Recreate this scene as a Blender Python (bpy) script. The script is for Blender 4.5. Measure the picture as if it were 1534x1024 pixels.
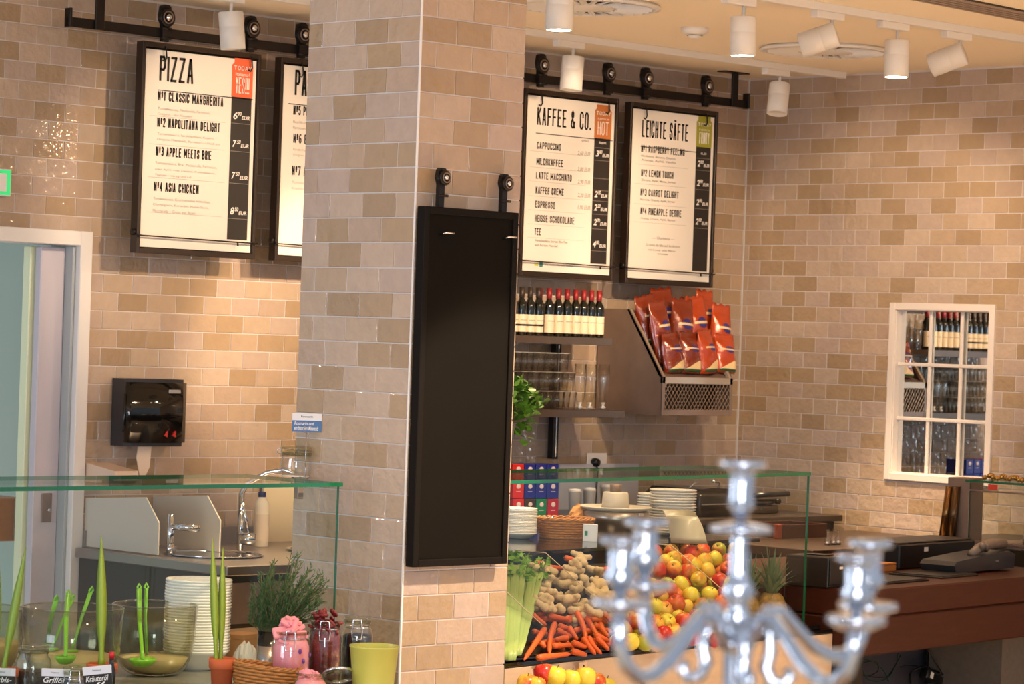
import bpy, bmesh, math, random
from mathutils import Vector, Matrix
random.seed(7)
PI = math.pi
SC = bpy.context.scene
COL = SC.collection
for o in list(bpy.data.objects): bpy.data.objects.remove(o)

# ------------------------------------------------------------------ camera
FPX = 4450.0; ROLL = .034; TH = math.radians(45.19); CY = -4.0; H = 1.75
Fv = Vector((math.cos(TH), math.sin(TH), 0)); Rv = Vector((math.sin(TH), -math.cos(TH), 0))
cam_d = bpy.data.cameras.new('camera'); cam = bpy.data.objects.new('camera', cam_d); COL.objects.link(cam)
fw = (Fv + Vector((0, 0, CY / FPX))).normalized()
up0 = Rv.cross(fw)
right = Rv * math.cos(ROLL) + up0 * math.sin(ROLL)
up = right.cross(fw)
M = Matrix.Identity(4)
for i in range(3):
    M[i][0] = right[i]; M[i][1] = up[i]; M[i][2] = -fw[i]
M[2][3] = H
cam.matrix_world = M
cam_d.sensor_width = 36; cam_d.sensor_fit = 'HORIZONTAL'; cam_d.lens = 36 * FPX / 1534
cam_d.clip_end = 100; cam_d.clip_start = .05
cam_d.dof.use_dof = True; cam_d.dof.focus_distance = 10.0; cam_d.dof.aperture_fstop = 9.5
SC.camera = cam

# ------------------------------------------------------------------ world, light, exposure
w = bpy.data.worlds.new('world'); SC.world = w; w.use_nodes = True
bg = w.node_tree.nodes['Background']; bg.inputs[0].default_value = (.78, .87, 1, 1); bg.inputs[1].default_value = .29
SC.view_settings.view_transform = 'Standard'; SC.view_settings.look = 'None'
SC.view_settings.exposure = 1.2; SC.view_settings.gamma = 1; SC.cycles.transparent_max_bounces = 24; SC.view_settings.use_curve_mapping = False

def area(name, loc, target, sx, sy, power, col):
    l = bpy.data.lights.new(name, 'AREA'); l.shape = 'RECTANGLE'; l.size = sx; l.size_y = sy; l.energy = power; l.color = col
    o = bpy.data.objects.new(name, l); COL.objects.link(o); o.location = loc
    o.rotation_euler = (Vector(target) - Vector(loc)).to_track_quat('-Z', 'Y').to_euler(); return o
area('shop_front_daylight', (-1.5, 6.9, 1.8), (6, 6.9, 1.6), 2.4, 2.2, 68, (.78, .88, 1))
area('guest_side_fill', (5.0, 3.6, 3.08), (5.0, 3.6, 0), 3.5, 3.0, 14, (1, .74, .50))  # added warm fill above the guest side, stands for no known fixture
area('rear_shop_window', (-1.2, -1.4, 1.9), (2, 1.9, 1.5), 1.3, 1.9, 60, (.88, .93, 1))
def spot(loc, target, power, deg=40, blend=.5, col=(1, .73, .47), r=.045):
    l = bpy.data.lights.new('spot', 'SPOT'); l.energy = power; l.color = col; l.spot_size = math.radians(deg)
    l.spot_blend = blend; l.shadow_soft_size = r
    o = bpy.data.objects.new('spot_light', l); COL.objects.link(o); o.location = loc
    o.rotation_euler = (Vector(target) - Vector(loc)).to_track_quat('-Z', 'Y').to_euler(); return o

for x, y, z, pw in ((.8, -.3, 2.6, 16), (-.6, 1.7, 2.5, 14), (2.4, -1.2, 2.7, 16), (-1.4, .3, 2.3, 12), (.4, -1.0, 1.15, 9), (-.9, .9, 1.0, 8)):  # lamps of the guest room behind the photographer
    l = bpy.data.lights.new('guest_room_lamp', 'POINT'); l.energy = pw; l.color = (.92, .95, 1); l.shadow_soft_size = .05
    o = bpy.data.objects.new('guest_room_lamp', l); COL.objects.link(o); o.location = (x, y, z)

# ------------------------------------------------------------------ pixel -> point on a real plane
def ray(px, py):
    dx, dy = px - 767, py - 512
    lat = dx * math.cos(ROLL) + dy * math.sin(ROLL); dn = -dx * math.sin(ROLL) + dy * math.cos(ROLL) - CY
    return Fv + Rv * (lat / FPX) + Vector((0, 0, -dn / FPX))
def aY(px, py, Y): r = ray(px, py); return Vector((0, 0, H)) + r * (Y / r.y)
def aX(px, py, X): r = ray(px, py); return Vector((0, 0, H)) + r * (X / r.x)
def aZ(px, py, Z): r = ray(px, py); return Vector((0, 0, H)) + r * ((Z - H) / r.z)
def aD(px, py, d): return Vector((0, 0, H)) + ray(px, py) * d
def proj(X, Y, Z):
    p = Vector((X, Y, 0)); d = p.dot(Fv); l = p.dot(Rv) / d * FPX; dn = -(Z - H) / d * FPX + CY
    return 767 + l * math.cos(ROLL) - dn * math.sin(ROLL), 512 + l * math.sin(ROLL) + dn * math.cos(ROLL), d

# ------------------------------------------------------------------ materials
def lin(c): c /= 255.; return c / 12.92 if c <= .04045 else ((c + .055) / 1.055) ** 2.4
def rgb(r, g, b): return (lin(r), lin(g), lin(b), 1)
MATS = {}
def mat(name, col, rough=.5, metal=0., spec=.5, noise=0., nscale=20., bump=0., bscale=40., coat=0., emit=0., sub=0., stretch=None):
    if name in MATS: return MATS[name]
    m = bpy.data.materials.new(name); m.use_nodes = True; nt = m.node_tree; p = nt.nodes['Principled BSDF']
    p.inputs['Base Color'].default_value = col; p.inputs['Roughness'].default_value = rough; p.inputs['Metallic'].default_value = metal
    p.inputs['Specular IOR Level'].default_value = spec
    if coat: p.inputs['Coat Weight'].default_value = coat; p.inputs['Coat Roughness'].default_value = .08
    if sub: p.inputs['Subsurface Weight'].default_value = sub; p.inputs['Subsurface Radius'].default_value = (.02, .012, .006)
    if emit: p.inputs['Emission Color'].default_value = col; p.inputs['Emission Strength'].default_value = emit
    if noise or bump:
        tc = nt.nodes.new('ShaderNodeTexCoord'); src = tc.outputs['Object']
        if stretch:
            mp = nt.nodes.new('ShaderNodeMapping'); mp.inputs['Scale'].default_value = stretch; nt.links.new(src, mp.inputs[0]); src = mp.outputs[0]
        if noise:
            n = nt.nodes.new('ShaderNodeTexNoise'); n.inputs['Scale'].default_value = nscale; n.inputs['Detail'].default_value = 4
            nt.links.new(src, n.inputs['Vector'])
            mx = nt.nodes.new('ShaderNodeMix'); mx.data_type = 'RGBA'
            mx.inputs[6].default_value = tuple(c * (1 - noise) for c in col[:3]) + (1,); mx.inputs[7].default_value = tuple(min(1, c * (1 + noise)) for c in col[:3]) + (1,)
            nt.links.new(n.outputs[0], mx.inputs[0]); nt.links.new(mx.outputs[2], p.inputs['Base Color'])
        if bump:
            n = nt.nodes.new('ShaderNodeTexNoise'); n.inputs['Scale'].default_value = bscale; n.inputs['Detail'].default_value = 3
            nt.links.new(src, n.inputs['Vector'])
            b = nt.nodes.new('ShaderNodeBump'); b.inputs['Distance'].default_value = bump; b.inputs['Strength'].default_value = 1
            nt.links.new(n.outputs[0], b.inputs['Height']); nt.links.new(b.outputs[0], p.inputs['Normal'])
    MATS[name] = m; return m
def glass(name, tint=(.93, .97, .94), gl=1.0, rough=0.0):
    if name in MATS: return MATS[name]
    m = bpy.data.materials.new(name); m.use_nodes = True; nt = m.node_tree
    for n in list(nt.nodes): nt.nodes.remove(n)
    out = nt.nodes.new('ShaderNodeOutputMaterial'); mx = nt.nodes.new('ShaderNodeMixShader')
    t = nt.nodes.new('ShaderNodeBsdfTransparent'); t.inputs[0].default_value = (*tint, 1)
    g = nt.nodes.new('ShaderNodeBsdfGlossy'); g.inputs['Roughness'].default_value = rough
    geo = nt.nodes.new('ShaderNodeNewGeometry'); dt = nt.nodes.new('ShaderNodeVectorMath'); dt.operation = 'DOT_PRODUCT'
    nt.links.new(geo.outputs['Normal'], dt.inputs[0]); nt.links.new(geo.outputs['Incoming'], dt.inputs[1])
    def mth(op, *v):
        q = nt.nodes.new('ShaderNodeMath'); q.operation = op
        for i, x in enumerate(v):
            if isinstance(x, (int, float)): q.inputs[i].default_value = x
            else: nt.links.new(x, q.inputs[i])
        return q.outputs[0]
    c1 = mth('SUBTRACT', 1.0, mth('ABSOLUTE', dt.outputs['Value'])); pw = mth('POWER', c1, 5.0)
    k = nt.nodes.new('ShaderNodeMath'); k.operation = 'MULTIPLY'; k.inputs[1].default_value = gl; k.use_clamp = True
    nt.links.new(mth('MULTIPLY_ADD', pw, .9, .035), k.inputs[0]); nt.links.new(k.outputs[0], mx.inputs[0])
    nt.links.new(t.outputs[0], mx.inputs[1]); nt.links.new(g.outputs[0], mx.inputs[2]); nt.links.new(mx.outputs[0], out.inputs[0])
    MATS[name] = m; return m
def tile_mat():
    m = bpy.data.materials.new('glazed_tile'); m.use_nodes = True; nt = m.node_tree; p = nt.nodes['Principled BSDF']
    a = nt.nodes.new('ShaderNodeAttribute'); a.attribute_name = 'tcol'
    geo = nt.nodes.new('ShaderNodeNewGeometry')
    n0 = nt.nodes.new('ShaderNodeTexNoise'); n0.inputs['Scale'].default_value = 22; n0.inputs['Detail'].default_value = 3
    nt.links.new(geo.outputs['Position'], n0.inputs['Vector'])
    mx = nt.nodes.new('ShaderNodeMix'); mx.data_type = 'RGBA'; mx.blend_type = 'MULTIPLY'; mx.inputs[0].default_value = 1
    cr = nt.nodes.new('ShaderNodeMapRange'); cr.inputs[3].default_value = .9; cr.inputs[4].default_value = 1.08
    nt.links.new(n0.outputs[0], cr.inputs[0]); nt.links.new(a.outputs['Color'], mx.inputs[6]); nt.links.new(cr.outputs[0], mx.inputs[7])
    nt.links.new(mx.outputs[2], p.inputs['Base Color'])
    p.inputs['Roughness'].default_value = .04; p.inputs['Specular IOR Level'].default_value = .5
    n1 = nt.nodes.new('ShaderNodeTexNoise'); n1.inputs['Scale'].default_value = 26; n1.inputs['Detail'].default_value = 2.5
    nt.links.new(geo.outputs['Position'], n1.inputs['Vector'])
    b = nt.nodes.new('ShaderNodeBump'); b.inputs['Distance'].default_value = .0060; b.inputs['Strength'].default_value = 1
    nt.links.new(n1.outputs[0], b.inputs['Height']); nt.links.new(b.outputs[0], p.inputs['Normal'])
    return m
TILE = tile_mat()
GROUT = mat('grout', rgb(208, 200, 196), .9)
PLASTER = mat('ceiling_plaster', rgb(244, 230, 206), .9, bump=.0004, bscale=200)
WHITE = mat('white_paint', rgb(226, 222, 220), .45)
WHITEM = mat('white_lamp_metal', rgb(226, 222, 216), .4)
DOORP = mat('door_paint', rgb(196, 190, 200), .35)
BLACKM = mat('blackened_steel', rgb(40, 34, 30), .38, .6, noise=.3, nscale=8)
BLACK = mat('black_plastic', rgb(16, 15, 14), .28)
BLACKG = mat('black_gloss', rgb(14, 13, 12), .08)
SLATE = mat('chalkboard', rgb(18, 14, 9), .8, spec=.1, noise=.25, nscale=5)
FRAMEB = mat('board_frame', rgb(48, 34, 24), .4, .3)
PAPER = mat('menu_paper', rgb(226, 219, 210), .7, spec=.2)
INK = mat('ink', rgb(34, 28, 24), .7)
INKF = mat('faint_ink', rgb(170, 160, 152), .7)
CHALK = mat('chalk_white', rgb(236, 232, 226), .8)
STEEL = mat('brushed_steel', rgb(168, 158, 150), .3, .9, noise=.12, nscale=60, stretch=(1, 1, 12))
STEELD = mat('raw_steel', rgb(136, 116, 104), .42, .35, noise=.2, nscale=12)
CHROME = mat('chrome', rgb(214, 216, 222), .08, 1)
SILVER = mat('polished_silver', rgb(196, 198, 206), .10, 1)
PORC = mat('white_porcelain', rgb(236, 230, 220), .22, coat=.3)
GLASS = glass('clear_glass', (.985, .985, .975), 1.8)
GLASSB = glass('bowl_glass', (.90, .89, .80), 1.6)
PANE = glass('pane_glass', (.94, .965, .945), .6)
GEDGE = mat('green_glass_edge', rgb(18, 96, 62), .12, coat=.5)
GREEN = mat('lime_plastic', rgb(132, 196, 44), .3, sub=.2)
LIME = mat('lime_pot', rgb(174, 176, 84), .35)
TERRA = mat('terracotta', rgb(196, 96, 52), .8, noise=.2, nscale=15)
WICK = mat('wicker', rgb(176, 116, 56), .6, noise=.35, nscale=60)
PLY = mat('plywood', rgb(200, 174, 144), .55, noise=.16, nscale=6, stretch=(1, 1, 6))
WOODR = mat('reddish_beam_wood', rgb(60, 25, 10), .45, noise=.35, nscale=5, stretch=(1, 6, 14), spec=.25)
WOODL = mat('oak', rgb(176, 112, 54), .5, noise=.25, nscale=6, stretch=(1, 1, 8))
STONE = mat('grey_stone', rgb(132, 128, 116), .22, noise=.2, nscale=30)

# ------------------------------------------------------------------ mesh builder
class MB:
    def __init__(s): s.bm = bmesh.new(); s.mi = 0
    def _tag(s, geom):
        for g in geom:
            if isinstance(g, bmesh.types.BMFace): g.material_index = s.mi
    def raw(s, vs, fs, smooth=False):
        v = [s.bm.verts.new(p) for p in vs]
        for f in fs:
            try:
                q = s.bm.faces.new([v[i] for i in f]); q.material_index = s.mi; q.smooth = smooth
            except ValueError: pass
        return s
    def box(s, x0, x1, y0, y1, z0, z1, bev=0., seg=1, Mx=None):
        nb = bmesh.new(); bmesh.ops.create_cube(nb, size=1)
        for v in nb.verts: v.co = Vector(((x0 + x1) / 2 + v.co.x * (x1 - x0), (y0 + y1) / 2 + v.co.y * (y1 - y0), (z0 + z1) / 2 + v.co.z * (z1 - z0)))
        if bev: bmesh.ops.bevel(nb, geom=nb.edges[:] , offset=bev, segments=seg, affect='EDGES', profile=.5)
        nb.verts.index_update()
        s.raw([(Mx @ v.co if Mx else v.co.copy()) for v in nb.verts], [[v.index for v in f.verts] for f in nb.faces], seg > 1)
        nb.free(); return s
    def prism(s, poly, axis, a, b, Mx=None):
        n = len(poly)
        def P(p, t):
            q = {'x': (t, p[0], p[1]), 'y': (p[0], t, p[1]), 'z': (p[0], p[1], t)}[axis]; q = Vector(q); return Mx @ q if Mx else q
        vs = [P(p, a) for p in poly] + [P(p, b) for p in poly]
        s.raw(vs, [list(range(n))[::-1], list(range(n, 2 * n))] + [[i, (i + 1) % n, n + (i + 1) % n, n + i] for i in range(n)]); return s
    def lathe(s, prof, seg=24, c=(0, 0, 0), sx=1, sy=1, Mx=None, smooth=True, close=False):
        vs, fs = [], []
        c = Vector(c)
        for r, z in prof:
            for k in range(seg):
                a = 2 * PI * k / seg; p = Vector((r * math.cos(a) * sx, r * math.sin(a) * sy, z)) + c
                vs.append(Mx @ p if Mx else p)
        n = len(prof)
        for i in range(n if close else n - 1):
            j = (i + 1) % n
            for k in range(seg):
                fs.append([i * seg + k, i * seg + (k + 1) % seg, j * seg + (k + 1) % seg, j * seg + k])
        if not close:
            if prof[0][0] > 1e-5: fs.append(list(range(seg))[::-1])
            if prof[-1][0] > 1e-5: fs.append([(n - 1) * seg + k for k in range(seg)])
        s.raw(vs, fs, smooth); return s
    def tube(s, pts, r, seg=8, closed=False, flat=1.0, caps=True):
        pts = [Vector(p) for p in pts]; n = len(pts); rs = r if isinstance(r, (list, tuple)) else [r] * n
        vs, fs = [], []; prev = None
        for i, p in enumerate(pts):
            if closed: t = pts[(i + 1) % n] - pts[i - 1]
            else: t = pts[min(i + 1, n - 1)] - pts[max(i - 1, 0)]
            t.normalize()
            if prev is None:
                a = Vector((0, 0, 1)) if abs(t.z) < .9 else Vector((1, 0, 0)); x = t.cross(a).normalized()
            else:
                x = (prev - t * prev.dot(t)).normalized()
            prev = x; y = t.cross(x)
            for k in range(seg):
                a = 2 * PI * k / seg; vs.append(p + x * math.cos(a) * rs[i] + y * math.sin(a) * rs[i] * flat)
        for i in range(n if closed else n - 1):
            j = (i + 1) % n
            for k in range(seg): fs.append([i * seg + k, i * seg + (k + 1) % seg, j * seg + (k + 1) % seg, j * seg + k])
        if not closed and caps: fs += [list(range(seg))[::-1], [(n - 1) * seg + k for k in range(seg)]]
        s.raw(vs, fs, True); return s
    def ball(s, c, rx, ry, rz, seg=12, rings=8, Mx=None):
        prof = [(math.sin(PI * i / rings), -math.cos(PI * i / rings)) for i in range(rings + 1)]
        prof[0] = (1e-4, -1); prof[-1] = (1e-4, 1)
        T = Matrix.Translation(c) @ Matrix.Diagonal((rx, ry, rz, 1))
        return s.lathe(prof, seg, Mx=(Mx @ T if Mx else T))
    def build(s, name, m, parent=None, loc=None, rot=None, kind=None, label=None, merge=0):
        if merge: bmesh.ops.remove_doubles(s.bm, verts=s.bm.verts[:], dist=merge)
        bmesh.ops.recalc_face_normals(s.bm, faces=s.bm.faces[:])
        me = bpy.data.meshes.new(name); s.bm.to_mesh(me); s.bm.free()
        for q in (m if isinstance(m, (list, tuple)) else [m]): me.materials.append(q)
        return link(name, me, parent, loc, rot, kind, label)
def link(name, me, parent=None, loc=None, rot=None, kind=None, label=None):
    o = bpy.data.objects.new(name, me); COL.objects.link(o)
    if parent: o.parent = parent
    if loc is not None: o.location = loc
    if rot is not None: o.rotation_euler = rot
    if kind: o['kind'] = kind
    if label: o['label'] = label
    return o
def tag(o, label, cat, group=None):
    o['label'] = label; o['category'] = cat
    if group: o['group'] = group
    return o
def thing(name, label, cat, loc=(0, 0, 0), rz=0, group=None):
    o = bpy.data.objects.new(name, None); COL.objects.link(o); o.location = loc; o.rotation_euler = (0, 0, rz); o.empty_display_size = .05
    return tag(o, label, cat, group)
def dup(o, loc=None, rot=None, label=None, group=None, parent=None):
    c = o.copy(); COL.objects.link(c)
    if parent: c.parent = parent
    if loc is not None: c.location = loc
    if rot is not None: c.rotation_euler = rot
    if label: c['label'] = label
    if group: c['group'] = group
    for ch in o.children: dup(ch, parent=c)
    return c
ORD = ['first', 'second', 'third', 'fourth', 'fifth', 'sixth', 'seventh', 'eighth', 'ninth', 'tenth', 'eleventh', 'twelfth', 'thirteenth', 'fourteenth', 'fifteenth', 'sixteenth', 'seventeenth', 'eighteenth', 'nineteenth', 'twentieth', 'twenty-first', 'twenty-second', 'twenty-third', 'twenty-fourth', 'twenty-fifth', 'twenty-sixth', 'twenty-seventh', 'twenty-eighth', 'twenty-ninth', 'thirtieth']
def Rz(a): return Matrix.Rotation(a, 4, 'Z')

def text_mesh(s, bold=.0, shear=0.):
    cu = bpy.data.curves.new('t', 'FONT'); cu.body = s; cu.size = 1; cu.offset = bold; cu.resolution_u = 3; cu.shear = shear
    o = bpy.data.objects.new('t', cu); COL.objects.link(o)
    me = bpy.data.meshes.new_from_object(o)
    bpy.data.objects.remove(o)
    return me
def text_fit(s, x0, x1, z0, z1, y, parent, m, bold=.0, shear=0., name='lettering', slope=0., cap='H'):
    """lettering whose bounding box fills x0..x1, z0..z1 on the plane facing -y, in the parent's frame"""
    me = text_mesh(s, bold, shear)
    xs = [v.co.x for v in me.vertices]; ys = [v.co.y for v in me.vertices]
    if not xs: return
    a, b, c, d = min(xs), max(xs), min(ys), max(ys)
    for v in me.vertices:
        fx = (v.co.x - a) / (b - a); X = x0 + fx * (x1 - x0); Z = z0 + (v.co.y - c) / (d - c) * (z1 - z0) + slope * fx
        v.co = (X, y, Z)
    me.materials.clear(); me.materials.append(m)
    return link(name, me, parent)

# condensed capitals drawn as strokes (x and y from 0 to 1 inside the letter)
GL = {
 'A': [[(0, 0), (.42, 1), (.58, 1), (1, 0)], [(.14, .3), (.86, .3)]], 'B': [[(0, .52), (.7, .52), (1, .63), (1, .88), (.7, 1), (0, 1), (0, 0), (.7, 0), (1, .12), (1, .42), (.7, .52)]],
 'C': [[(1, .72), (1, .86), (.7, 1), (.3, 1), (0, .86), (0, .14), (.3, 0), (.7, 0), (1, .14), (1, .28)]], 'D': [[(0, 0), (0, 1), (.62, 1), (1, .84), (1, .16), (.62, 0), (0, 0)]],
 'E': [[(1, 1), (0, 1), (0, 0), (1, 0)], [(0, .52), (.85, .52)]], 'F': [[(1, 1), (0, 1), (0, 0)], [(0, .52), (.85, .52)]],
 'G': [[(1, .74), (1, .86), (.7, 1), (.3, 1), (0, .86), (0, .14), (.3, 0), (.7, 0), (1, .14), (1, .46), (.55, .46)]], 'H': [[(0, 0), (0, 1)], [(1, 0), (1, 1)], [(0, .52), (1, .52)]],
 'I': [[(.5, 0), (.5, 1)]], 'J': [[(1, 1), (1, .14), (.7, 0), (.3, 0), (0, .14), (0, .28)]], 'K': [[(0, 0), (0, 1)], [(1, 1), (.05, .45)], [(.35, .62), (1, 0)]], 'L': [[(0, 1), (0, 0), (.95, 0)]],
 'M': [[(0, 0), (0, 1), (.5, .3), (1, 1), (1, 0)]], 'N': [[(0, 0), (0, 1), (1, 0), (1, 1)]], 'O': [[(0, .14), (0, .86), (.3, 1), (.7, 1), (1, .86), (1, .14), (.7, 0), (.3, 0), (0, .14)]],
 'P': [[(0, 0), (0, 1), (.7, 1), (1, .88), (1, .57), (.7, .45), (0, .45)]], 'Q': [[(0, .14), (0, .86), (.3, 1), (.7, 1), (1, .86), (1, .14), (.7, 0), (.3, 0), (0, .14)], [(.6, .2), (1.05, -.05)]],
 'R': [[(0, 0), (0, 1), (.7, 1), (1, .88), (1, .6), (.7, .48), (0, .48)], [(.6, .48), (1, 0)]], 'S': [[(1, .74), (1, .87), (.7, 1), (.3, 1), (0, .87), (0, .66), (.25, .55), (.75, .46), (1, .34), (1, .13), (.7, 0), (.3, 0), (0, .13), (0, .27)]],
 'T': [[(0, 1), (1, 1)], [(.5, 0), (.5, 1)]], 'U': [[(0, 1), (0, .14), (.3, 0), (.7, 0), (1, .14), (1, 1)]], 'V': [[(0, 1), (.5, 0), (1, 1)]], 'W': [[(0, 1), (.22, 0), (.5, .75), (.78, 0), (1, 1)]],
 'X': [[(0, 0), (1, 1)], [(0, 1), (1, 0)]], 'Y': [[(0, 1), (.5, .48), (1, 1)], [(.5, .48), (.5, 0)]], 'Z': [[(0, 1), (1, 1), (0, 0), (1, 0)]],
 '&': [[(1, 0), (.12, .72), (.12, .9), (.35, 1), (.6, .9), (.6, .72), (.05, .38), (0, .15), (.25, 0), (.6, 0), (1, .35)]], '.': [[(.5, .0), (.5, .06)]], ',': [[(.5, .04), (.3, -.14)]], '!': [[(.5, 1), (.5, .3)], [(.5, 0), (.5, .05)]],
 '?': [[(0, .8), (.2, 1), (.8, 1), (1, .8), (.5, .45), (.5, .28)], [(.5, 0), (.5, .05)]], '1': [[(.1, .78), (.6, 1), (.6, 0)]], '2': [[(0, .78), (0, .88), (.3, 1), (.7, 1), (1, .88), (1, .68), (0, 0), (1, 0)]],
 '3': [[(0, .86), (.3, 1), (.7, 1), (1, .87), (1, .63), (.7, .53), (.35, .53)], [(.7, .53), (1, .42), (1, .13), (.7, 0), (.3, 0), (0, .14)]], '4': [[(.7, 0), (.7, 1), (0, .3), (1, .3)]],
 '5': [[(.95, 1), (.05, 1), (.05, .56), (.7, .6), (1, .47), (1, .13), (.7, 0), (.3, 0), (0, .14)]], '6': [[(.9, 1), (.3, .95), (0, .7), (0, .14), (.3, 0), (.7, 0), (1, .14), (1, .42), (.7, .56), (0, .5)]], '7': [[(0, 1), (1, 1), (.35, 0)]],
 '\u00ba': [[(.1, .62), (.1, .92), (.35, 1), (.65, 1), (.9, .92), (.9, .62), (.65, .54), (.35, .54), (.1, .62)], [(.1, .38), (.9, .38)]]}
GL['\u00c4'] = GL['A'] + [[(.2, 1.2), (.24, 1.2)], [(.76, 1.2), (.8, 1.2)]]
GWD = {'I': .12, 'M': 1.35, 'W': 1.45, '.': .2, ',': .2, '!': .3, ' ': .55, '\u00ba': .62, '1': .75, '&': 1.15}
def caps(s, x0, x1, z0, z1, y, parent, m, th, name='lettering'):
    """condensed sign-writer capitals filling x0..x1, z0..z1"""
    gap = .30; tot = sum(GWD.get(c, 1) for c in s) + gap * (len(s) - 1); u = (x1 - x0) / tot; h_ = z1 - z0; vs = []; fs = []; x = x0
    def P(a, b):
        d = Vector((b[0] - a[0], b[1] - a[1])); L_ = d.length
        if L_ < 1e-6: return
        d /= L_; n = Vector((-d.y, d.x)) * th / 2; e = d * th * .38; k = len(vs)
        for q in (Vector(a) - e - n, Vector(b) + e - n, Vector(b) + e + n, Vector(a) - e + n): vs.append((q.x, y, q.y))
        fs.append([k, k + 1, k + 2, k + 3])
    hw_ = th / 2
    for c in s:
        wd = GWD.get(c, 1) * u
        for st in GL.get(c, []):
            pts = [(x + hw_ + a * max(wd - th, .0001) if c != 'I' else x + wd / 2, z0 + hw_ + b * (h_ - th)) for a, b in st]
            for i in range(len(pts) - 1): P(pts[i], pts[i + 1])
        x += wd + gap * u
    # each stroke a hair nearer than the last so they never fight
    me = bpy.data.meshes.new(name); me.from_pydata(vs, [], fs); me.materials.append(m)
    return link(name, me, parent)

# ================================================================== THE SETTING
ZC = 3.12; YA = 9.96; XB = 11.54; CX, CYY = 6.166, 6.646; CW, CD = .454, .525
TCOLS = [(180, 158, 136), (181, 160, 145), (168, 143, 114), (178, 154, 130), (185, 164, 145), (176, 153, 134), (163, 138, 110)]
TW, TG = .1524, .0040
def tile_bm(bm, w, h, Mx, col, layer):
    e = .0014; t = .0030
    j = [random.uniform(-.0007, .0007) for _ in range(4)]
    b = [(-w / 2, 0, -h / 2), (w / 2, 0, -h / 2), (w / 2, 0, h / 2), (-w / 2, 0, h / 2)]
    f = [(-w / 2 + e, -t + j[0], -h / 2 + e), (w / 2 - e, -t + j[1], -h / 2 + e), (w / 2 - e, -t + j[2], h / 2 - e), (-w / 2 + e, -t + j[3], h / 2 - e)]
    m_ = [(x * .999, -t + .0012, z * .999) for x, y, z in b]
    vs = [bm.verts.new(Mx @ Vector(p)) for p in b + m_ + f + [(0, -t, 0)]]
    for v in vs: v[layer] = (*col[:3], 1)
    F = []
    for i in range(4):
        k = (i + 1) % 4
        F += [(i, k, 4 + k, 4 + i), (4 + i, 4 + k, 8 + k, 8 + i), (8 + i, 8 + k, 12)]
    for q in F:
        fc = bm.faces.new([vs[i] for i in q])
def tcol():
    c = random.choice(TCOLS); k = random.uniform(.97, 1.03); r = rgb(*c); return tuple(x * k for x in r[:3])
def new_tile_mesh(w, h):
    bm = bmesh.new(); L = bm.verts.layers.float_color.new('tcol'); tile_bm(bm, w, h, Matrix.Identity(4), tcol(), L)
    bmesh.ops.recalc_face_normals(bm, faces=bm.faces[:])
    me = bpy.data.meshes.new('tile'); bm.to_mesh(me); bm.free(); me.materials.append(TILE); return me
FULL = {}
def full_tile(h):
    k = round(h, 4)
    if k not in FULL: FULL[k] = [new_tile_mesh(TW - TG, h) for _ in range(36)]
    return random.choice(FULL[k])
def sub_rect(r, hole):
    x0, x1, z0, z1 = r; a0, a1, b0, b1 = hole
    if x1 <= a0 or x0 >= a1 or z1 <= b0 or z0 >= b1: return [r]
    out = []
    if x0 < a0: out.append((x0, a0, z0, z1))
    if x1 > a1: out.append((a1, x1, z0, z1))
    xa, xb = max(x0, a0), min(x1, a1)
    if z1 > b1: out.append((xa, xb, b1, z1))
    if z0 < b0: out.append((xa, xb, z0, b0))
    return out
def tiling(parent, u0, u1, z0, z1, rowline, pitch, ph_even, ph_odd, place, holes=(), limit=300, hidden=None):
    """place(u, z) -> (location, rotation z). rows of running bond"""
    items = []
    k0 = int(math.floor((z0 - rowline) / pitch)) - 1
    zk = k0
    while rowline + zk * pitch < z1:
        za, zb = rowline + zk * pitch, rowline + (zk + 1) * pitch
        ph = ph_even if zk % 2 == 0 else ph_odd
        n = int(math.floor((u0 - ph) / TW)) - 1
        while ph + n * TW < u1:
            a, b = ph + n * TW, ph + (n + 1) * TW
            r = (max(a, u0) + TG / 2 * 1, min(b, u1) - TG / 2, max(za, z0) + TG / 2, min(zb, z1) - TG / 2)
            n += 1
            if r[1] - r[0] < .008 or r[3] - r[2] < .008: continue
            rs = [r]
            for hsq in holes: rs = [q for p in rs for q in sub_rect(p, hsq)]
            for q in rs:
                if q[1] - q[0] < .006 or q[3] - q[2] < .006: continue
                cu, cz = (q[0] + q[1]) / 2, (q[2] + q[3]) / 2
                loc, rz = place(cu, cz); px, py, d = proj(*loc)
                vis = -10 < px < 1544 and -10 < py < 1034 and not (hidden and hidden(px, py))
                items.append((0 if vis else 1, d, loc, rz, q))
        zk += 1
    items.sort(key=lambda t: (t[0], t[1]))
    rest = bmesh.new(); L = rest.verts.layers.float_color.new('tcol'); nr = 0
    for i, (vis, d, loc, rz, q) in enumerate(items):
        wq, hq = q[1] - q[0], q[3] - q[2]
        if i < limit and not vis:
            if abs(wq - (TW - TG)) < 1e-4 and abs(hq - (pitch - TG)) < 1e-4: me = full_tile(hq)
            else: me = new_tile_mesh(wq, hq)
            link('tile', me, parent, loc, (0, 0, rz))
        else:
            tile_bm(rest, wq, hq, Matrix.Translation(loc) @ Rz(rz), tcol(), L); nr += 1
    if nr:
        bmesh.ops.recalc_face_normals(rest, faces=rest.faces[:])
        me = bpy.data.meshes.new('tiles'); rest.to_mesh(me); me.materials.append(TILE); link('tiles', me, parent, kind='stuff')
    rest.free()

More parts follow.
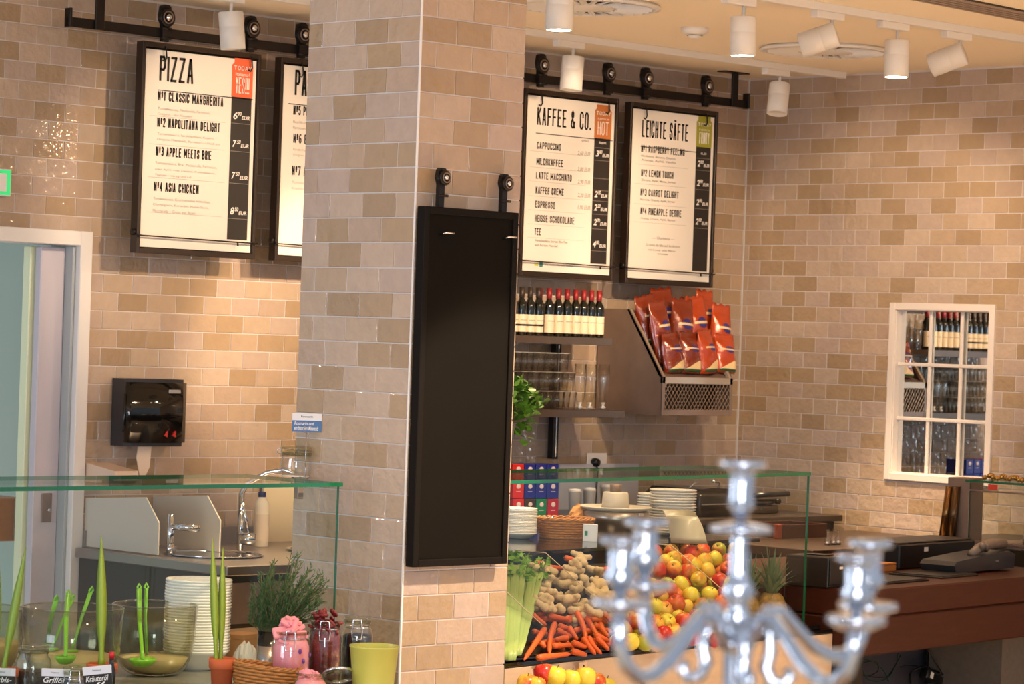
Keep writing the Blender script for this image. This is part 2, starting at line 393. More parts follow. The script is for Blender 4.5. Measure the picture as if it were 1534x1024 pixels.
# back wall with the doorway
DX0, DX1, DZ = 6.40, 7.362, 2.075
mb = MB(); g = .004
mb.box(4.2, DX0 - .055, YA + g, YA + .2, 0, ZC + .05); mb.box(DX1 + .055, XB + .3, YA + g, YA + .2, 0, ZC + .05); mb.box(DX0 - .055, DX1 + .055, YA + g, YA + .2, DZ + .055, ZC + .05)
wa = mb.build('wall_back', GROUT, kind='structure')
tiling(wa, 4.2, XB, 0, ZC, 2.041, .0766, 7.49, 7.572 , lambda u, z: ((u, YA + g, z), 0), holes=[(DX0 - .06, DX1 + .06, -1, DZ + .06)],
       hidden=lambda px, py: 450 < px < 785 or (205 < px < 385 and 75 < py < 385) or (785 < px < 1070 and 140 < py < 425) or py > 850)
# right wall with the mirror niche
mw0 = aX(1343, 464, XB); mw1 = aX(1475, 714, XB)
NY1, NY0 = mw0.y, mw1.y; NZ1 = (mw0.z + aX(1480, 466, XB).z) / 2; NZ0 = (mw1.z + aX(1332, 710, XB).z) / 2
mb = MB()
mb.box(XB + g, XB + .25, 4.5, NY0, 0, ZC + .05); mb.box(XB + g, XB + .25, NY1, YA + .2, 0, ZC + .05)
mb.box(XB + g, XB + .25, NY0, NY1, 0, NZ0); mb.box(XB + g, XB + .25, NY0, NY1, NZ1, ZC + .05)
mb.box(XB + .12, XB + .25, NY0, NY1, NZ0, NZ1)
wb = mb.build('wall_right', GROUT, kind='structure')
tiling(wb, 4.5, YA - .004, 0, ZC, 2.041, .0766, 9.315, 9.39, lambda u, z: ((XB + g, u, z), -PI / 2), holes=[(NY0, NY1, NZ0, NZ1)],
       hidden=lambda px, py: py > 860)
# pillar
mb = MB(); mb.box(CX + g, CX + CW - g, CYY + g, CYY + CD, 0, ZC + .02)
pc = mb.build('wall_pillar', GROUT, kind='structure')
tiling(pc, CX, CX + CW, 0, ZC, 2.728, .0771, 6.235, 6.166 , lambda u, z: ((u, CYY + g, z), 0), limit=150, hidden=lambda px, py: 650 < px < 755 and 330 < py < 835)
tiling(pc, CYY, CYY + CD, 0, ZC, 2.728, .0771, 6.736, 6.646, lambda u, z: ((CX + g, u, z), -PI / 2), limit=150)
MB().box(CX - .0025, CX + .004, CYY - .0025, CYY + .004, 0, ZC, .001).build('corner_trim', WHITE, pc)
MB().box(XB - .006, XB, YA - .006, YA, 0, ZC).build('trim_1', GROUT, kind='structure')
# ceiling and floor
MB().box(3, XB + .3, 3.6, YA + .2, ZC, ZC + .12).build('ceiling', PLASTER, kind='structure')
MB().box(0, XB + .3, -.5, YA + .2, -.1, 0).build('floor', mat('floor_pale_oak', rgb(206, 186, 160), .5, noise=.15, nscale=4), kind='structure')

# door: frame, sliding leaf, room beyond
MB().box(DX0 - .06, DX0, YA - .012, YA + .2, 0, DZ + .06, .003).box(DX1, DX1 + .06, YA - .012, YA + .2, 0, DZ + .06, .003).box(DX0, DX1, YA - .012, YA + .2, DZ, DZ + .06, .003).build('door_1', WHITE, kind='structure')
MB().box(aY(58, 500, YA + .07).x, 7.345, YA + .07, YA + .11, .01, DZ - .01, .003).build('door_2', DOORP, kind='structure')
MB().box(7.346, DX1 - .001, YA + .02, YA + .195, .0, DZ - .005, .002).build('trim_2', mat('jamb_grey', rgb(170, 176, 178), .4), kind='structure')
hp = aY(69, 760, YA + .07)
dh = bpy.data.objects['door_2']
MB().box(hp.x - .026, hp.x + .026, YA + .064, YA + .07, hp.z - .06, hp.z + .06, .002).build('handle_plate', STEELD, dh)
MB().lathe([(.001, 0), (.008, 0), (.008, .006), (.001, .006)], 12, Mx=Matrix.Translation((hp.x + .01, YA + .064, hp.z - .01)) @ Matrix.Rotation(PI / 2, 4, 'X')).build('lock', CHROME, dh)
MB().box(5.2, 8.6, YA + 1.6, YA + 1.7, 0, 2.8).build('wall_far', mat('pale_green_paint', rgb(196, 212, 196), .5), kind='structure')
MB().box(aY(42, 500, YA + .12).x, aY(58, 500, YA + .12).x + .02, YA + .12, YA + .17, 0, DZ - .01, .003).build('trim_3', mat('cream_strip', rgb(226, 232, 196), .45), kind='structure')
q = aY(20, 778, YA + .3)
sh = thing('wooden_cabinet', 'small oak wall cabinet seen through the open doorway at far left', 'cabinet', (q.x - .10, YA + .3, q.z), 0)
MB().box(-.35, .165, 0, .25, -.09, .09, .004).build('body', WOODL, sh)
MB().box(.10, .13, -.006, 0, -.086, .082, .001).build('edge_strip', mat('cabinet_edge', rgb(150, 120, 90), .3), sh)
spot((6.3, YA + .9, 2.5), (6.6, YA + 1.6, 1.2), 14, 120, 1, (.95, 1, .9), .2)

# ---- mirror niche
WF = mat('mirror_frame_paint', rgb(226, 214, 204), .5)
mi = thing('lattice_mirror', 'white framed lattice mirror of nine panes set into the right tiled wall', 'mirror', (XB, (NY0 + NY1) / 2, NZ0 - .03))
cy_ = (NY0 + NY1) / 2; hw = (NY1 - NY0) / 2; hh = NZ1 - NZ0; b0 = .03
f = .034
MB().box(-.012, .006, -hw - f, -hw, -f + b0, hh + f + b0, .002).box(-.012, .006, hw, hw + f, -f + b0, hh + f + b0, .002).box(-.012, .006, -hw, hw, -f + b0, b0, .002).box(-.012, .006, -hw, hw, hh + b0, hh + f + b0, .002).build('frame', WF, mi)
D = .048
MB().box(0, D, -hw, -hw + .004, b0, b0 + hh).box(0, D, hw - .004, hw, b0, b0 + hh).box(0, D, -hw, hw, b0, b0 + .004).box(0, D, -hw, hw, b0 + hh - .004, b0 + hh).build('reveal', WF, mi)
MIR = mat('mirror_silver', rgb(232, 236, 236), .015, 1)
for i in range(3):
    for j in range(3):
        ya, yb = -hw + .004 + (2 * hw - .008) * i / 3, -hw + .004 + (2 * hw - .008) * (i + 1) / 3
        za, zb = b0 + .004 + (hh - .008) * j / 3, b0 + .004 + (hh - .008) * (j + 1) / 3
        MB().box(D, D + .006, ya + .001, yb - .001, za + .001, zb - .001, Mx=Matrix.Translation((D, 0, 0)) @ Rz(.038) @ Matrix.Translation((-D, 0, 0))).build('mirror_pane', MIR, mi)
for i in (1, 2):
    y = -hw + 2 * hw * i / 3 ; MB().box(D - .020, D - .006, y - .0085, y + .0085, b0, b0 + hh, .003).build('muntin', WF, mi)
    z = b0 + hh * i / 3; MB().box(D - .024, D - .008, -hw, hw, z - .0085, z + .0085, .003).build('muntin', WF, mi)

# ---- ceiling fittings
def diffuser(cx, cy, r, label):
    t = thing('air_diffuser', label, 'air vent', (cx, cy, ZC - .012))
    MB().lathe([(r * .96, .012), (r, .002), (r, -.004), (r * .9, -.008), (r * .9, .01)], 40, close=True).build('rim', WHITEM, t)
    MB().lathe([(.001, .004), (r * .9, .004), (r * .9, .008), (.001, .008)], 36).build('backing', mat('vent_dark', rgb(96, 84, 72), .8), t)
    for k in range(28):
        a = 2 * PI * k / 28; MB().box(r * .42, r * .88, -.012, .012, -.006, .002, Mx=Rz(a) @ Matrix.Rotation(.35, 4, 'X')).build('blade', WHITEM, t)
    MB().lathe([(.001, -.008), (r * .36, -.008), (r * .4, -.003), (r * .4, .003), (.001, .003)], 28).build('hub', WHITEM, t)
p = aZ(1237, 73, ZC); diffuser(p.x, p.y, .30, 'round ceiling air diffuser behind the spotlights at right')
p = aZ(880, 6, ZC); diffuser(p.x, p.y, .30, 'round ceiling air diffuser cut by the top edge near the pillar')
p = aZ(1041, 42, ZC)
t = thing('smoke_detector', 'white round smoke detector on the ceiling', 'smoke detector', (p.x, p.y, ZC - .045))
MB().lathe([(.001, .0), (.02, 0), (.024, .004), (.03, .012), (.04, .016), (.05, .022), (.058, .028), (.06, .045), (.001, .045)], 28).build('body', WHITEM, t)
for k in range(3): MB().lathe([(.031 + .006 * k, .011 + .0045 * k), (.034 + .006 * k, .011 + .0045 * k), (.034 + .006 * k, .0135 + .0045 * k), (.031 + .006 * k, .0135 + .0045 * k)], 28, close=True).build('slot', BLACK, t)
a, b = aZ(1400, -10, ZC), aZ(1560, 22, ZC); dv = (b - a).normalized(); ang = math.atan2(dv.y, dv.x)
t = thing('slot_vent', 'dark slotted ceiling vent at the top right corner', 'air vent', (a.x, a.y, ZC - .008), ang)
L_ = (b - a).length + .5
MB().box(-.3, L_, -.02, .14, 0, .008).build('backing', BLACK, t)
for k in range(5): MB().box(-.3, L_, -.02 + k * .035, -.002 + k * .035, -.006, 0).build('slat', mat('vent_slat', rgb(150, 130, 115), .5), t)

# ---- tracks and spotlights
T1Y, T2Y = 9.27, 7.50
t1 = tag(MB().box(4.6, 11.45, T1Y - .018, T1Y + .018, ZC - .032, ZC, .002).build('light_track', WHITEM), 'white ceiling light track nearest the back wall', 'light track')
t2 = tag(MB().box(4.6, 11.45, T2Y - .018, T2Y + .018, ZC - .032, ZC, .002).build('light_track', WHITEM), 'white ceiling light track crossing at upper right away from the back wall', 'light track')
LAMPF = mat('lit_lamp_face', (1, .86, .62, 1), .5, emit=34)
def spotlight(X, Y, direction, label, power=0, deg=38, tgt=None, drop=.10, col=(1, .70, .42)):
    t = thing('spotlight', label, 'spotlight', (X, Y, ZC - .032), 0, 'track spotlights')
    MB().box(-.085, .085, -.02, .02, -.03, 0, .003).build('adapter', WHITEM, t)
    MB().tube([(.03, 0, -.03), (.03, 0, -.03 - drop)], .007, 10).build('stem', WHITEM, t)
    d = Vector(direction).normalized()
    rot = d.to_track_quat('-Z', 'Y').to_matrix().to_4x4()
    c = Vector((.03, 0, -.03 - drop)); Mx = Matrix.Translation(c) @ rot @ Matrix.Translation((0, 0, .02))
    MB().lathe([(.001, 0), (.046, 0), (.050, -.004), (.050, -.06), (.0495, -.061), (.050, -.062), (.050, -.150), (.046, -.151), (.043, -.148), (.001, -.147)], 32, Mx=Mx).build('lamp_body', WHITEM, t)
    if power: MB().lathe([(.001, -.1485), (.0425, -.1485), (.0425, -.1505), (.001, -.1505)], 24, Mx=Mx).build('lamp_face', LAMPF, t)
    if power:
        pos = t.location + Mx @ Vector((0, 0, -.165)); spot(pos, tgt if tgt else pos + d, power, deg, .45, col)
    return t
TRK1 = [  # pixel of adapter, body direction, label
    ((338, 6), (.10, -.03, -1), 'white track spotlight before the pizza board rail'),
    ((852, 72), (-.06, .0, -1), 'white track spotlight just right of the pillar before the menu rail'),
    ((1162, 118), (-.22, -.1, -1), 'small white track spotlight tilted before the wall corner')]
for (px, py), d, lb in TRK1:
    p = aY(px, py, T1Y); spotlight(p.x, T1Y, d, lb, drop=.055, power=0)
TRK2 = [((1240, 22), (-.56, .85, -.36), 'white track spotlight tilted sideways, left of the two hanging at upper right', 0),
    ((1338, 38), (0, .0, -1), 'white track spotlight lit and pointing straight down at upper right', 40),
    ((1432, 64), (-.45, .95, -.40), 'white track spotlight tilted sideways, nearest the right edge', 0),
    ((1107, -9), (.02, 0, -1), 'white track spotlight lit and pointing down beside the smoke detector', 40),
    ((832, -60), (0, 0, -1), 'white track spotlight lit and cut by the top edge beside the pillar', 40)]
for (px, py), d, lb, pw in TRK2:
    p = aY(px, py, T2Y); spotlight(p.x, T2Y, d, lb, power=pw, drop=.06, deg=60)
# lamps of the same track and of the next one towards the guests (above the frame)
for x, lb in ((6.8, 'white lit track spotlight above the frame, before the doorway'),):
    spotlight(x, T2Y, (.02, .25, -1), lb, power=12, drop=.06, deg=50)
SPOTS = [((7.78, 7.56, 2.86), (7.95, 9.9, 2.25), 70, 42), ((8.48, 7.56, 2.86), (8.58, 9.9, 1.72), 130, 32), ((6.83, 7.56, 2.86), (6.95, 9.9, 2.4), 7, 50),
         ((8.80, 7.62, 2.85), (9.95, 9.9, 2.25), 90, 38), ((9.69, 7.56, 2.86), (9.7, 9.9, 1.4), 40, 46), ((9.69, 7.62, 2.86), (10.85, 9.9, 2.1), 60, 40),
         ((9.15, 7.66, 2.92), (7.7, 9.9, 1.9), 28, 36), ((9.7, 8.2, 3.0), (11.54, 9.0, 2.0), 40, 56), ((10.1, 7.7, 2.9), (11.54, 8.3, 1.7), 22, 76)]
for a_, b_, pw, dg in SPOTS: spot(a_, b_, pw, dg, .6)
spot((6.9, 5.1, 2.95), (6.38, 6.64, 1.05), 180, 32, .4, (1, .80, .58))
spot((6.4, 5.2, 2.95), (7.4, 7.1, .85), 32, 40, .6); spot((8.1, 5.5, 2.95), (7.9, 7.2, .85), 38, 42, .6)
spot((5.4, 5.1, 2.95), (5.7, 6.9, .8), 36, 44, .6); spot((5.9, 8.4, 3.0), (5.6, 7.2, .75), 22, 60, .6)
spot((8.3, 8.6, 3.0), (8.2, 8.4, .95), 30, 60, .6)
# unseen spots added over guest side and staff aisle floor; their bounce brightens the ceiling
for x, y in ((4.2, 5.0), (6.0, 4.2), (8.2, 4.8), (10.2, 4.8), (9.2, 5.0)): spot((x, y, 3.05), (x, y, 0), 430, 62, .7)
for x in (7.9, 9.6, 10.8): spot((x, 8.75, 3.05), (x, 8.75, 0), 270, 56, .7)

# ---- exit sign
p = aY(15, 274, YA - .03)
t = thing('exit_sign', 'green emergency exit sign box with white running figure at the left edge', 'sign', (p.x - .11, YA - .04, p.z))
MB().box(-.11, .11, 0, .035, -.055, .055, .003).build('box', WHITE, t)
MB().box(-.105, .105, -.001, 0, -.05, .05).build('green_panel', mat('exit_green', rgb(30, 176, 96), .4, emit=.5), t)
m_ = MB(); m_.box(.045, .085, -.003, -.001, -.036, .036); m_.prism([(.0, .02), (.03, .03), (.04, .012), (.032, .008), (.026, .02), (.012, .012), (.02, -.004), (.04, -.01), (.04, -.03), (.032, -.03), (.03, -.016), (.008, -.012), (-.012, -.034), (-.02, -.028), (-.002, -.002), (0, .006)], 'y', -.003, -.001)
m_.lathe([(.001, 0), (.008, 0), (.008, .002), (.001, .002)], 12, Mx=Matrix.Translation((.03, -.001, .039)) @ Matrix.Rotation(PI / 2, 4, 'X')); m_.build('running_figure', CHALK, t)

# ================================================================== RAIL AND BOARDS
RY = 9.78; RZ = 2.968
t = thing('hanging_rail', 'long dark steel rail hung from the ceiling along the back wall', 'rail', (7.13, RY, RZ))
MB().box(0, 4.19, -.006, .006, -.020, .020, .002).build('flat_bar', BLACKM, t)
for x in (0, 4.19): MB().box(x - .012 if x else 0, x if x else .012, -.02, .02, -.022, .055, .002).build('end_stop', BLACKM, t)
for px, py in ((147, 20), (1098, 130)):
    q = aY(px, py, RY); x = q.x - 7.13
    MB().box(x - .022, x + .022, -.018, -.006, -.02, ZC - RZ - .006, .002).build('hanger', BLACKM, t)
    MB().box(x - .09, x + .09, -.03, .03, ZC - RZ - .006, ZC - RZ).build('ceiling_plate', BLACKM, t)
def roller(parent, x, z, y, yaw=0):
    """pulley wheel with its strap: (x, z) is the wheel centre"""
    Mx = Matrix.Translation((x, y, z)) @ Matrix.Rotation(PI / 2, 4, 'X')
    wh = MB().lathe([(.010, -.012), (.036, -.012), (.040, -.008), (.034, -.003), (.034, .003), (.040, .008), (.036, .012), (.010, .012)], 26, Mx=Mx, close=True).build('wheel', BLACKM, parent)
    MB().lathe([(.001, .012), (.013, .012), (.015, .016), (.012, .022), (.001, .024)], 14, Mx=Mx).build('axle_cap', CHROME, wh)
    MB().lathe([(.022, .0125), (.0265, .0125), (.0265, .0165), (.022, .0165)], 24, Mx=Mx, close=True).build('wheel_ring', STEELD, wh)
    MB().prism([(x - .03, z + .01), (x - .024, z + .046), (x - .012, z + .054), (x + .012, z + .054), (x + .024, z + .046), (x + .03, z + .01), (x + .02, z - .02), (x + .016, z - .10), (x - .016, z - .10), (x - .02, z - .02)], 'y', y - .0, y + .02).build('strap', BLACKM, parent)
    for dz in (-.045, -.085): MB().tube([(x - .02, y - .001, z + dz), (x + .026, y - .001, z + dz)], .006, 8).build('bolt', BLACKM, parent)
BWp, BHp = .633, .872
def menu_board(x0, ztop, label, holes):
    t = thing('menu_board', label, 'menu board', (x0, 9.755, ztop - BHp), 0, 'menu boards hung from the rail')
    b = .014; dp = .045
    MB().box(0, b, 0, dp, 0, BHp, .0015).box(BWp - b, BWp, 0, dp, 0, BHp, .0015).box(b, BWp - b, 0, dp, 0, .022, .0015).box(b, BWp - b, 0, dp, BHp - .022, BHp, .0015).build('frame', FRAMEB, t)
    MB().box(b, BWp - b, dp - .012, dp - .002, .02, BHp - .02).build('backboard', SLATE, t)
    MB().box(.026, BWp - .018, .012, .014, .026, BHp - .030).build('menu_sheet', PAPER, t)
    MB().tube([(-.008, -.004, .075), (.0, -.012, .072), (BWp - .002, -.012, .066), (BWp + .006, -.004, .068)], .0035, 6).tube([(BWp * .83, -.012, .068), (BWp * .83, -.014, .052)], .004, 6).build('retaining_rod', BLACKM, t)
    for hx in (-.006, BWp + .004): MB().lathe([(.001, 0), (.014, 0), (.014, .012), (.001, .012)], 12, Mx=Matrix.Translation((hx, .02, .085)) @ Matrix.Rotation(PI / 2, 4, 'Y') @ Matrix.Translation((0, 0, -.006))).build('rod_bracket', BLACKM, t)
    for hx in holes:
        roller(t, hx, RZ + .062 - (ztop - BHp), .0)
        MB().tube([(hx, .004, BHp - .01), (hx, -.006, BHp - .03), (hx + .004, -.006, BHp - .062), (hx - .004, -.004, BHp - .078), (hx - .014, -.002, BHp - .072)], .0035, 6).build('hook', BLACKM, t)
    return t
def bp(t, px, py): q = aY(px, py, 9.767); return q.x - t.location.x, q.z - t.location.z
def btext(t, s, px0, py0, px1, py1, hpx, m=INK, bold=.02, shear=0, y=.0105, drop=0):
    """(px0,py0)-(px1,py1): the baseline in the photograph, hpx the letter height"""
    x0, z0 = bp(t, px0, py0); x1, z1 = bp(t, px1, py1); zz = (z0 + z1) / 2; h_ = hpx * (aY(px0, py0, 9.767) - Vector((0, 0, H))).to_2d().length / FPX
    if m is INK and s.upper() == s: return caps(s, x0, x1, zz, zz + h_, y, t, m, h_ * (.105 if hpx > 20 else .135))
    return text_fit(s, x0, x1, zz - drop * h_, zz + h_, y, t, m, bold, shear)
def bbox(t, x0, x1, z0, z1, m, name, y=.0115, th=.0008): return MB().box(x0, x1, y - th, y, z0, z1).build(name, m, t)
def price_column(t, x0, x1, col, words, zs, prices, ticket_h=.145, top=.782):
    bbox(t, x0, x1, .078, top - ticket_h, mat('price_black', rgb(36, 30, 26), .6), 'price_strip')
    xa, xb = x0 - .002, x1 + .002
    MB().prism([(xa, top - ticket_h - .008), (xb, top - ticket_h - .008), (xb, top - .03), (xb - .012, top - .018), (xb - .012, top), (xa + .012, top), (xa + .012, top - .018), (xa, top - .03)], 'y', .0095, .0115).build('ticket', col, t)
    w_ = x1 - x0; c = (x0 + x1) / 2
    caps(words[0], x0 + .007, x1 - .007, top - .050, top - .032, .0088, t, CHALK, .0032)
    text_fit(words[1], x0 + .016, x1 - .016, top - .074, top - .06, .0088, t, CHALK, .0)
    caps(words[2], c - w_ * .34, c + w_ * .34, top - ticket_h + .008, top - .080, .0088, t, CHALK, .0046)
    for z, pr in zip(zs, prices):
        bbox(t, x0, x1, z - .018, z - .0165, mat('price_line', rgb(150, 140, 130), .6), 'price_line', y=.0104)
        if pr:
            a_, b_ = pr
            text_fit(a_, x0 + .012, x0 + .034, z, z + .030, .0100, t, CHALK, .02, .2)
            text_fit(b_, x0 + .036, x0 + .056, z + .014, z + .032, .0100, t, CHALK, .02, .2)
            text_fit('EUR', x0 + .058, x1 - .008, z, z + .016, .0100, t, CHALK, .02, .2)
pz = menu_board(7.498, 2.925, 'pizza menu board with orange ticket, leftmost on the rail', (.115, .575))
btext(pz, 'PIZZA', 238, 122, 289, 126, 38, bold=.05)
bbox(pz, *[bp(pz, 237, 123)[0], bp(pz, 379, 140)[0]], BHp - .196, BHp - .1925, INK, 'rule')
items = [(('Nº1 CLASSIC MARGHERITA', 236, 152, 334, 158), ['Tomatensauce, Mozzarella, Parmesan,', 'Oregano – der Klassiker'], (236, 158, 8)),
         (('Nº2 NAPOLITANA DELIGHT', 235, 189, 329, 199), ['Tomatensauce, Sardellenfilets, Kapern,', 'Oregano, Mozzarella, Parmesan – Urlaub pur'], (235, 196, 8)),
         (('Nº3 APPLE MEETS BRIE', 233, 232, 316, 241), ['Tomatensauce, Brie, Mozzarella, Parmesan,', 'oder Äpfel, rote Zwiebel, Preiselbeeren,', 'Thymian – würzig und süß'], (232, 238, 9)),
         (('Nº4 ASIA CHICKEN', 230, 286, 297, 291), ['Tomatensauce, Geschnetzeltes Hühnchen,', 'Champignons, Koriander, Hoisin-Sauce,', 'Mozzarella – Gruss aus Asien'], (229, 291, 9))]
def items_on(t, items, hpx, hl=6.0):
    for (s, a_, b_, c_, d_), lines, (lx, ly, st) in items:
        btext(t, s, a_, b_, c_, d_, hpx, bold=.035)
        for k, ln in enumerate(lines):
            y_ = ly + st * (k + 1) - 1; L2 = len(ln) * 2.25
            btext(t, ln, lx - .3 * k, y_, lx + L2, y_ + L2 * .08, hl * .75, m=INKF, bold=-.004)
items_on(pz, items, 14)
ly = [bp(pz, 300, v)[1] for v in (180, 222, 271, 323)]
for z in ly: bbox(pz, .055, .455, z, z + .0012, INKF, 'divider')
xa, xb = bp(pz, 345, 200)[0], bp(pz, 375, 200)[0]
PT = lambda t, x, a, b: dict(top=bp(t, x, a)[1], ticket_h=bp(t, x, a)[1] - bp(t, x, b)[1])
price_column(pz, xa, xb, mat('ticket_orange', rgb(226, 98, 58), .6), ('TODAY', 'Italiano?', 'YES!!!'), [bp(pz, 360, v)[1] for v in (179, 221, 269, 322)], [('6', '90'), ('7', '50'), ('7', '50'), ('8', '50')], **PT(pz, 362, 88, 143))
p2 = menu_board(8.243, 2.925, 'second menu board on the rail, half hidden by the tiled pillar', (.115, .575))
btext(p2, 'PASTA', 441, 142, 490, 148, 38, bold=.05)
bbox(p2, .055, .56, BHp - .196, BHp - .1925, INK, 'rule')
items_on(p2, [(('Nº5 PESTO VERDE', 439, 171, 500, 178), ['Basilikum, Pinienkerne,', 'Parmesan'], (439, 178, 8)), (('Nº6 BOLOGNESE', 439, 213, 498, 220), ['Rinderhack, Tomate,', 'Oregano'], (439, 219, 8)), (('Nº7 ARRABIATA', 437, 261, 496, 268), ['Tomate, Chili,', 'Knoblauch, Petersilie'], (437, 267, 9))], 14)
kf = menu_board(9.728, 2.918, 'coffee menu board with brown ticket, right of the pillar', (.10, .555))
btext(kf, 'KAFFEE & CO.', 804, 189, 884, 193, 27, bold=.05)
bbox(kf, bp(kf, 803, 190)[0], bp(kf, 918, 203)[0], BHp - .205, BHp - .2015, INK, 'rule')
for s, y0, x1 in [('CAPPUCCINO', 223, 840), ('MILCHKAFFEE', 247, 843), ('LATTE MACCHIATO', 268, 856), ('KAFFEE CREME', 290, 844), ('ESPRESSO', 311, 831), ('HEISSE SCHOKOLADE', 332, 860), ('TEE', 352, 810)]:
    x0 = 804 - (y0 - 223) * .03
    btext(kf, s, x0, y0, x1, y0 + (x1 - x0) * .07, 10.5, bold=.03)
    z = bp(kf, 830, y0 + 6)[1]; bbox(kf, .05, .43, z, z + .001, INKF, 'divider')
for y0, pr in [(233, '2,60 EUR'), (257, '3,00 EUR'), (276, '2,90 EUR'), (296, '2,20 EUR'), (314, '1,90 EUR')]: btext(kf, pr, 865, y0, 884, y0 + 2, 7.5, m=INKF, bold=.02, shear=.2)
btext(kf, 'einfach', 871, 212, 882, 213, 4, m=INKF)
btext(kf, 'Verschiedene Sorten Bio-Tee', 801, 362, 850, 365, 4, m=INKF); btext(kf, 'aus fairem Handel', 801, 368, 835, 371, 4, m=INKF); btext(kf, 'aus kontrolliertem Anbau', 816, 397, 858, 400, 3.5, m=INKF)
x_, z_ = bp(kf, 811, 397); bbox(kf, x_ - .014, x_ + .008, z_ - .008, z_ + .022, mat('seal_teal', rgb(60, 120, 116), .6), 'seal'); bbox(kf, x_ - .045, x_ - .02, z_ - .004, z_ + .006, mat('seal_lime', rgb(190, 196, 70), .6), 'seal')
xa, xb = bp(kf, 889, 250)[0], bp(kf, 913, 250)[0]
price_column(kf, xa, xb, mat('ticket_brown', rgb(190, 112, 56), .6), ('TODAY', 'is gonna be', 'HOT'), [bp(kf, 900, v)[1] for v in (216, 235, 262, 280, 296, 316, 338, 371)], [None, ('3', '80'), None, None, ('2', '50'), ('2', '20'), ('2', '70'), ('4', '00')], **PT(kf, 903, 157, 205))
text_fit('doppelt', xa + .03, xb - .03, bp(kf, 900, 216)[1], bp(kf, 900, 216)[1] + .014, .0095, kf, CHALK, .01)
le = menu_board(10.447, 2.912, 'fresh juice menu board with green ticket, rightmost on the rail', (.10, .54))
btext(le, 'LEICHTE SÄFTE', 961, 205, 1030, 212, 26, bold=.05)
bbox(le, bp(le, 960, 207)[0], bp(le, 1063, 219)[0], BHp - .212, BHp - .2085, INK, 'rule')
for s, x0, y0, x1, ln in [('Nº1 RASPBERRY FEELING', 960, 228, 1025, ['Himbeere, Banane, Orange,', 'Ananas, Apfel, Vanille']), ('Nº2 LEMON TOUCH', 960, 264, 1008, ['Zitrone, Apfel, Minze, Ingwer']), ('Nº3 CARROT DELIGHT', 959, 293, 1016, ['Karotte, Orange, Apfel, Ingwer']), ('Nº4 PINEAPPLE DESIRE', 959, 321, 1020, ['Ananas, Orange, Apfel, Banane'])]:
    btext(le, s, x0, y0, x1, y0 + (x1 - x0) * .075, 10.5, bold=.03)
    for k, l_ in enumerate(ln): btext(le, l_, x0, y0 + 8 + 6 * k, x0 + 52, y0 + 12 + 6 * k, 4.2, m=INKF)
for v in (250, 279, 309, 336): z = bp(le, 1000, v)[1]; bbox(le, .05, .43, z, z + .001, INKF, 'divider')
btext(le, '— Übrigens —', 976, 360, 1010, 361, 6, m=INKF); btext(le, 'Du kannst alle Säfte auch kombinieren', 967, 369, 1018, 371, 4, m=INKF); btext(le, 'mit Ingwer oder Minze', 970, 377, 1011, 378, 4, m=INKF); btext(le, '_______', 984, 381, 1000, 382, 1.5, m=INKF)
xa, xb = bp(le, 1041, 270)[0], bp(le, 1063, 270)[0]
price_column(le, xa, xb, mat('ticket_olive', rgb(150, 148, 44), .6), ('TODAY', 'is gonna be', 'FRUITY'), [bp(le, 1052, v)[1] for v in (232, 250, 279, 308, 337)], [None, ('2', '90'), ('2', '90'), ('2', '90'), ('2', '90')], **PT(le, 1053, 174, 218))
text_fit('0,2l', xa + .035, xb - .035, bp(le, 1052, 232)[1], bp(le, 1052, 232)[1] + .012, .0095, le, CHALK, .01)

# blackboard on the pillar
BX0, BX1, BZ0, BZ1 = 6.163, 6.567, 1.047, 2.146
t = thing('blackboard', 'tall empty black board hung on the pillar by two rollers', 'blackboard', (BX0, 6.598, BZ0))
W_, H_ = BX1 - BX0, BZ1 - BZ0
MB().box(0, .022, 0, .035, 0, H_, .002).box(W_ - .022, W_, 0, .035, 0, H_, .002).box(.022, W_ - .022, 0, .035, 0, .022, .002).box(.022, W_ - .022, 0, .035, H_ - .022, H_, .002).build('frame', mat('black_frame', rgb(20, 15, 11), .6, spec=.12), t)
MB().box(.02, W_ - .02, .008, .03, .02, H_ - .02).build('slate', SLATE, t)
for px, py in ((668, 266), (762, 275)):
    q = aY(px, py, 6.598); x, z = q.x - BX0, q.z - BZ0
    Mx = Matrix.Translation((x, 0.01, z)) @ Matrix.Rotation(PI / 2, 4, 'X')
    wh = MB().lathe([(.006, -.012), (.021, -.012), (.024, -.008), (.020, -.003), (.020, .003), (.024, .008), (.021, .012), (.006, .012)], 26, Mx=Mx, close=True).build('wheel', BLACKM, t)
    MB().lathe([(.001, .012), (.008, .012), (.009, .016), (.001, .02)], 14, Mx=Mx).build('axle_cap', CHROME, wh)
    MB().lathe([(.013, .0125), (.016, .0125), (.016, .0155), (.013, .0155)], 24, Mx=Mx, close=True).build('wheel_ring', STEELD, wh)
    MB().prism([(x - .021, z), (x - .017, z + .024), (x - .01, z + .030), (x + .008, z + .030), (x + .015, z + .024), (x + .018, z), (x + .008, z - .02), (x + .007, H_ - .002), (x - .014, H_ - .002), (x - .014, z - .02)], 'y', .012, .028).build('strap', BLACKM, t)
    MB().tube([(x - .018, .006, z - .055), (x + .016, .006, z - .055)], .004, 8).build('bolt', BLACKM, t)
    MB().tube([(x - .012, .006, H_ - .085), (x - .004, -.014, H_ - .078), (x + .024, -.02, H_ - .079)], .003, 6).build('peg_hook', CHROME, t)

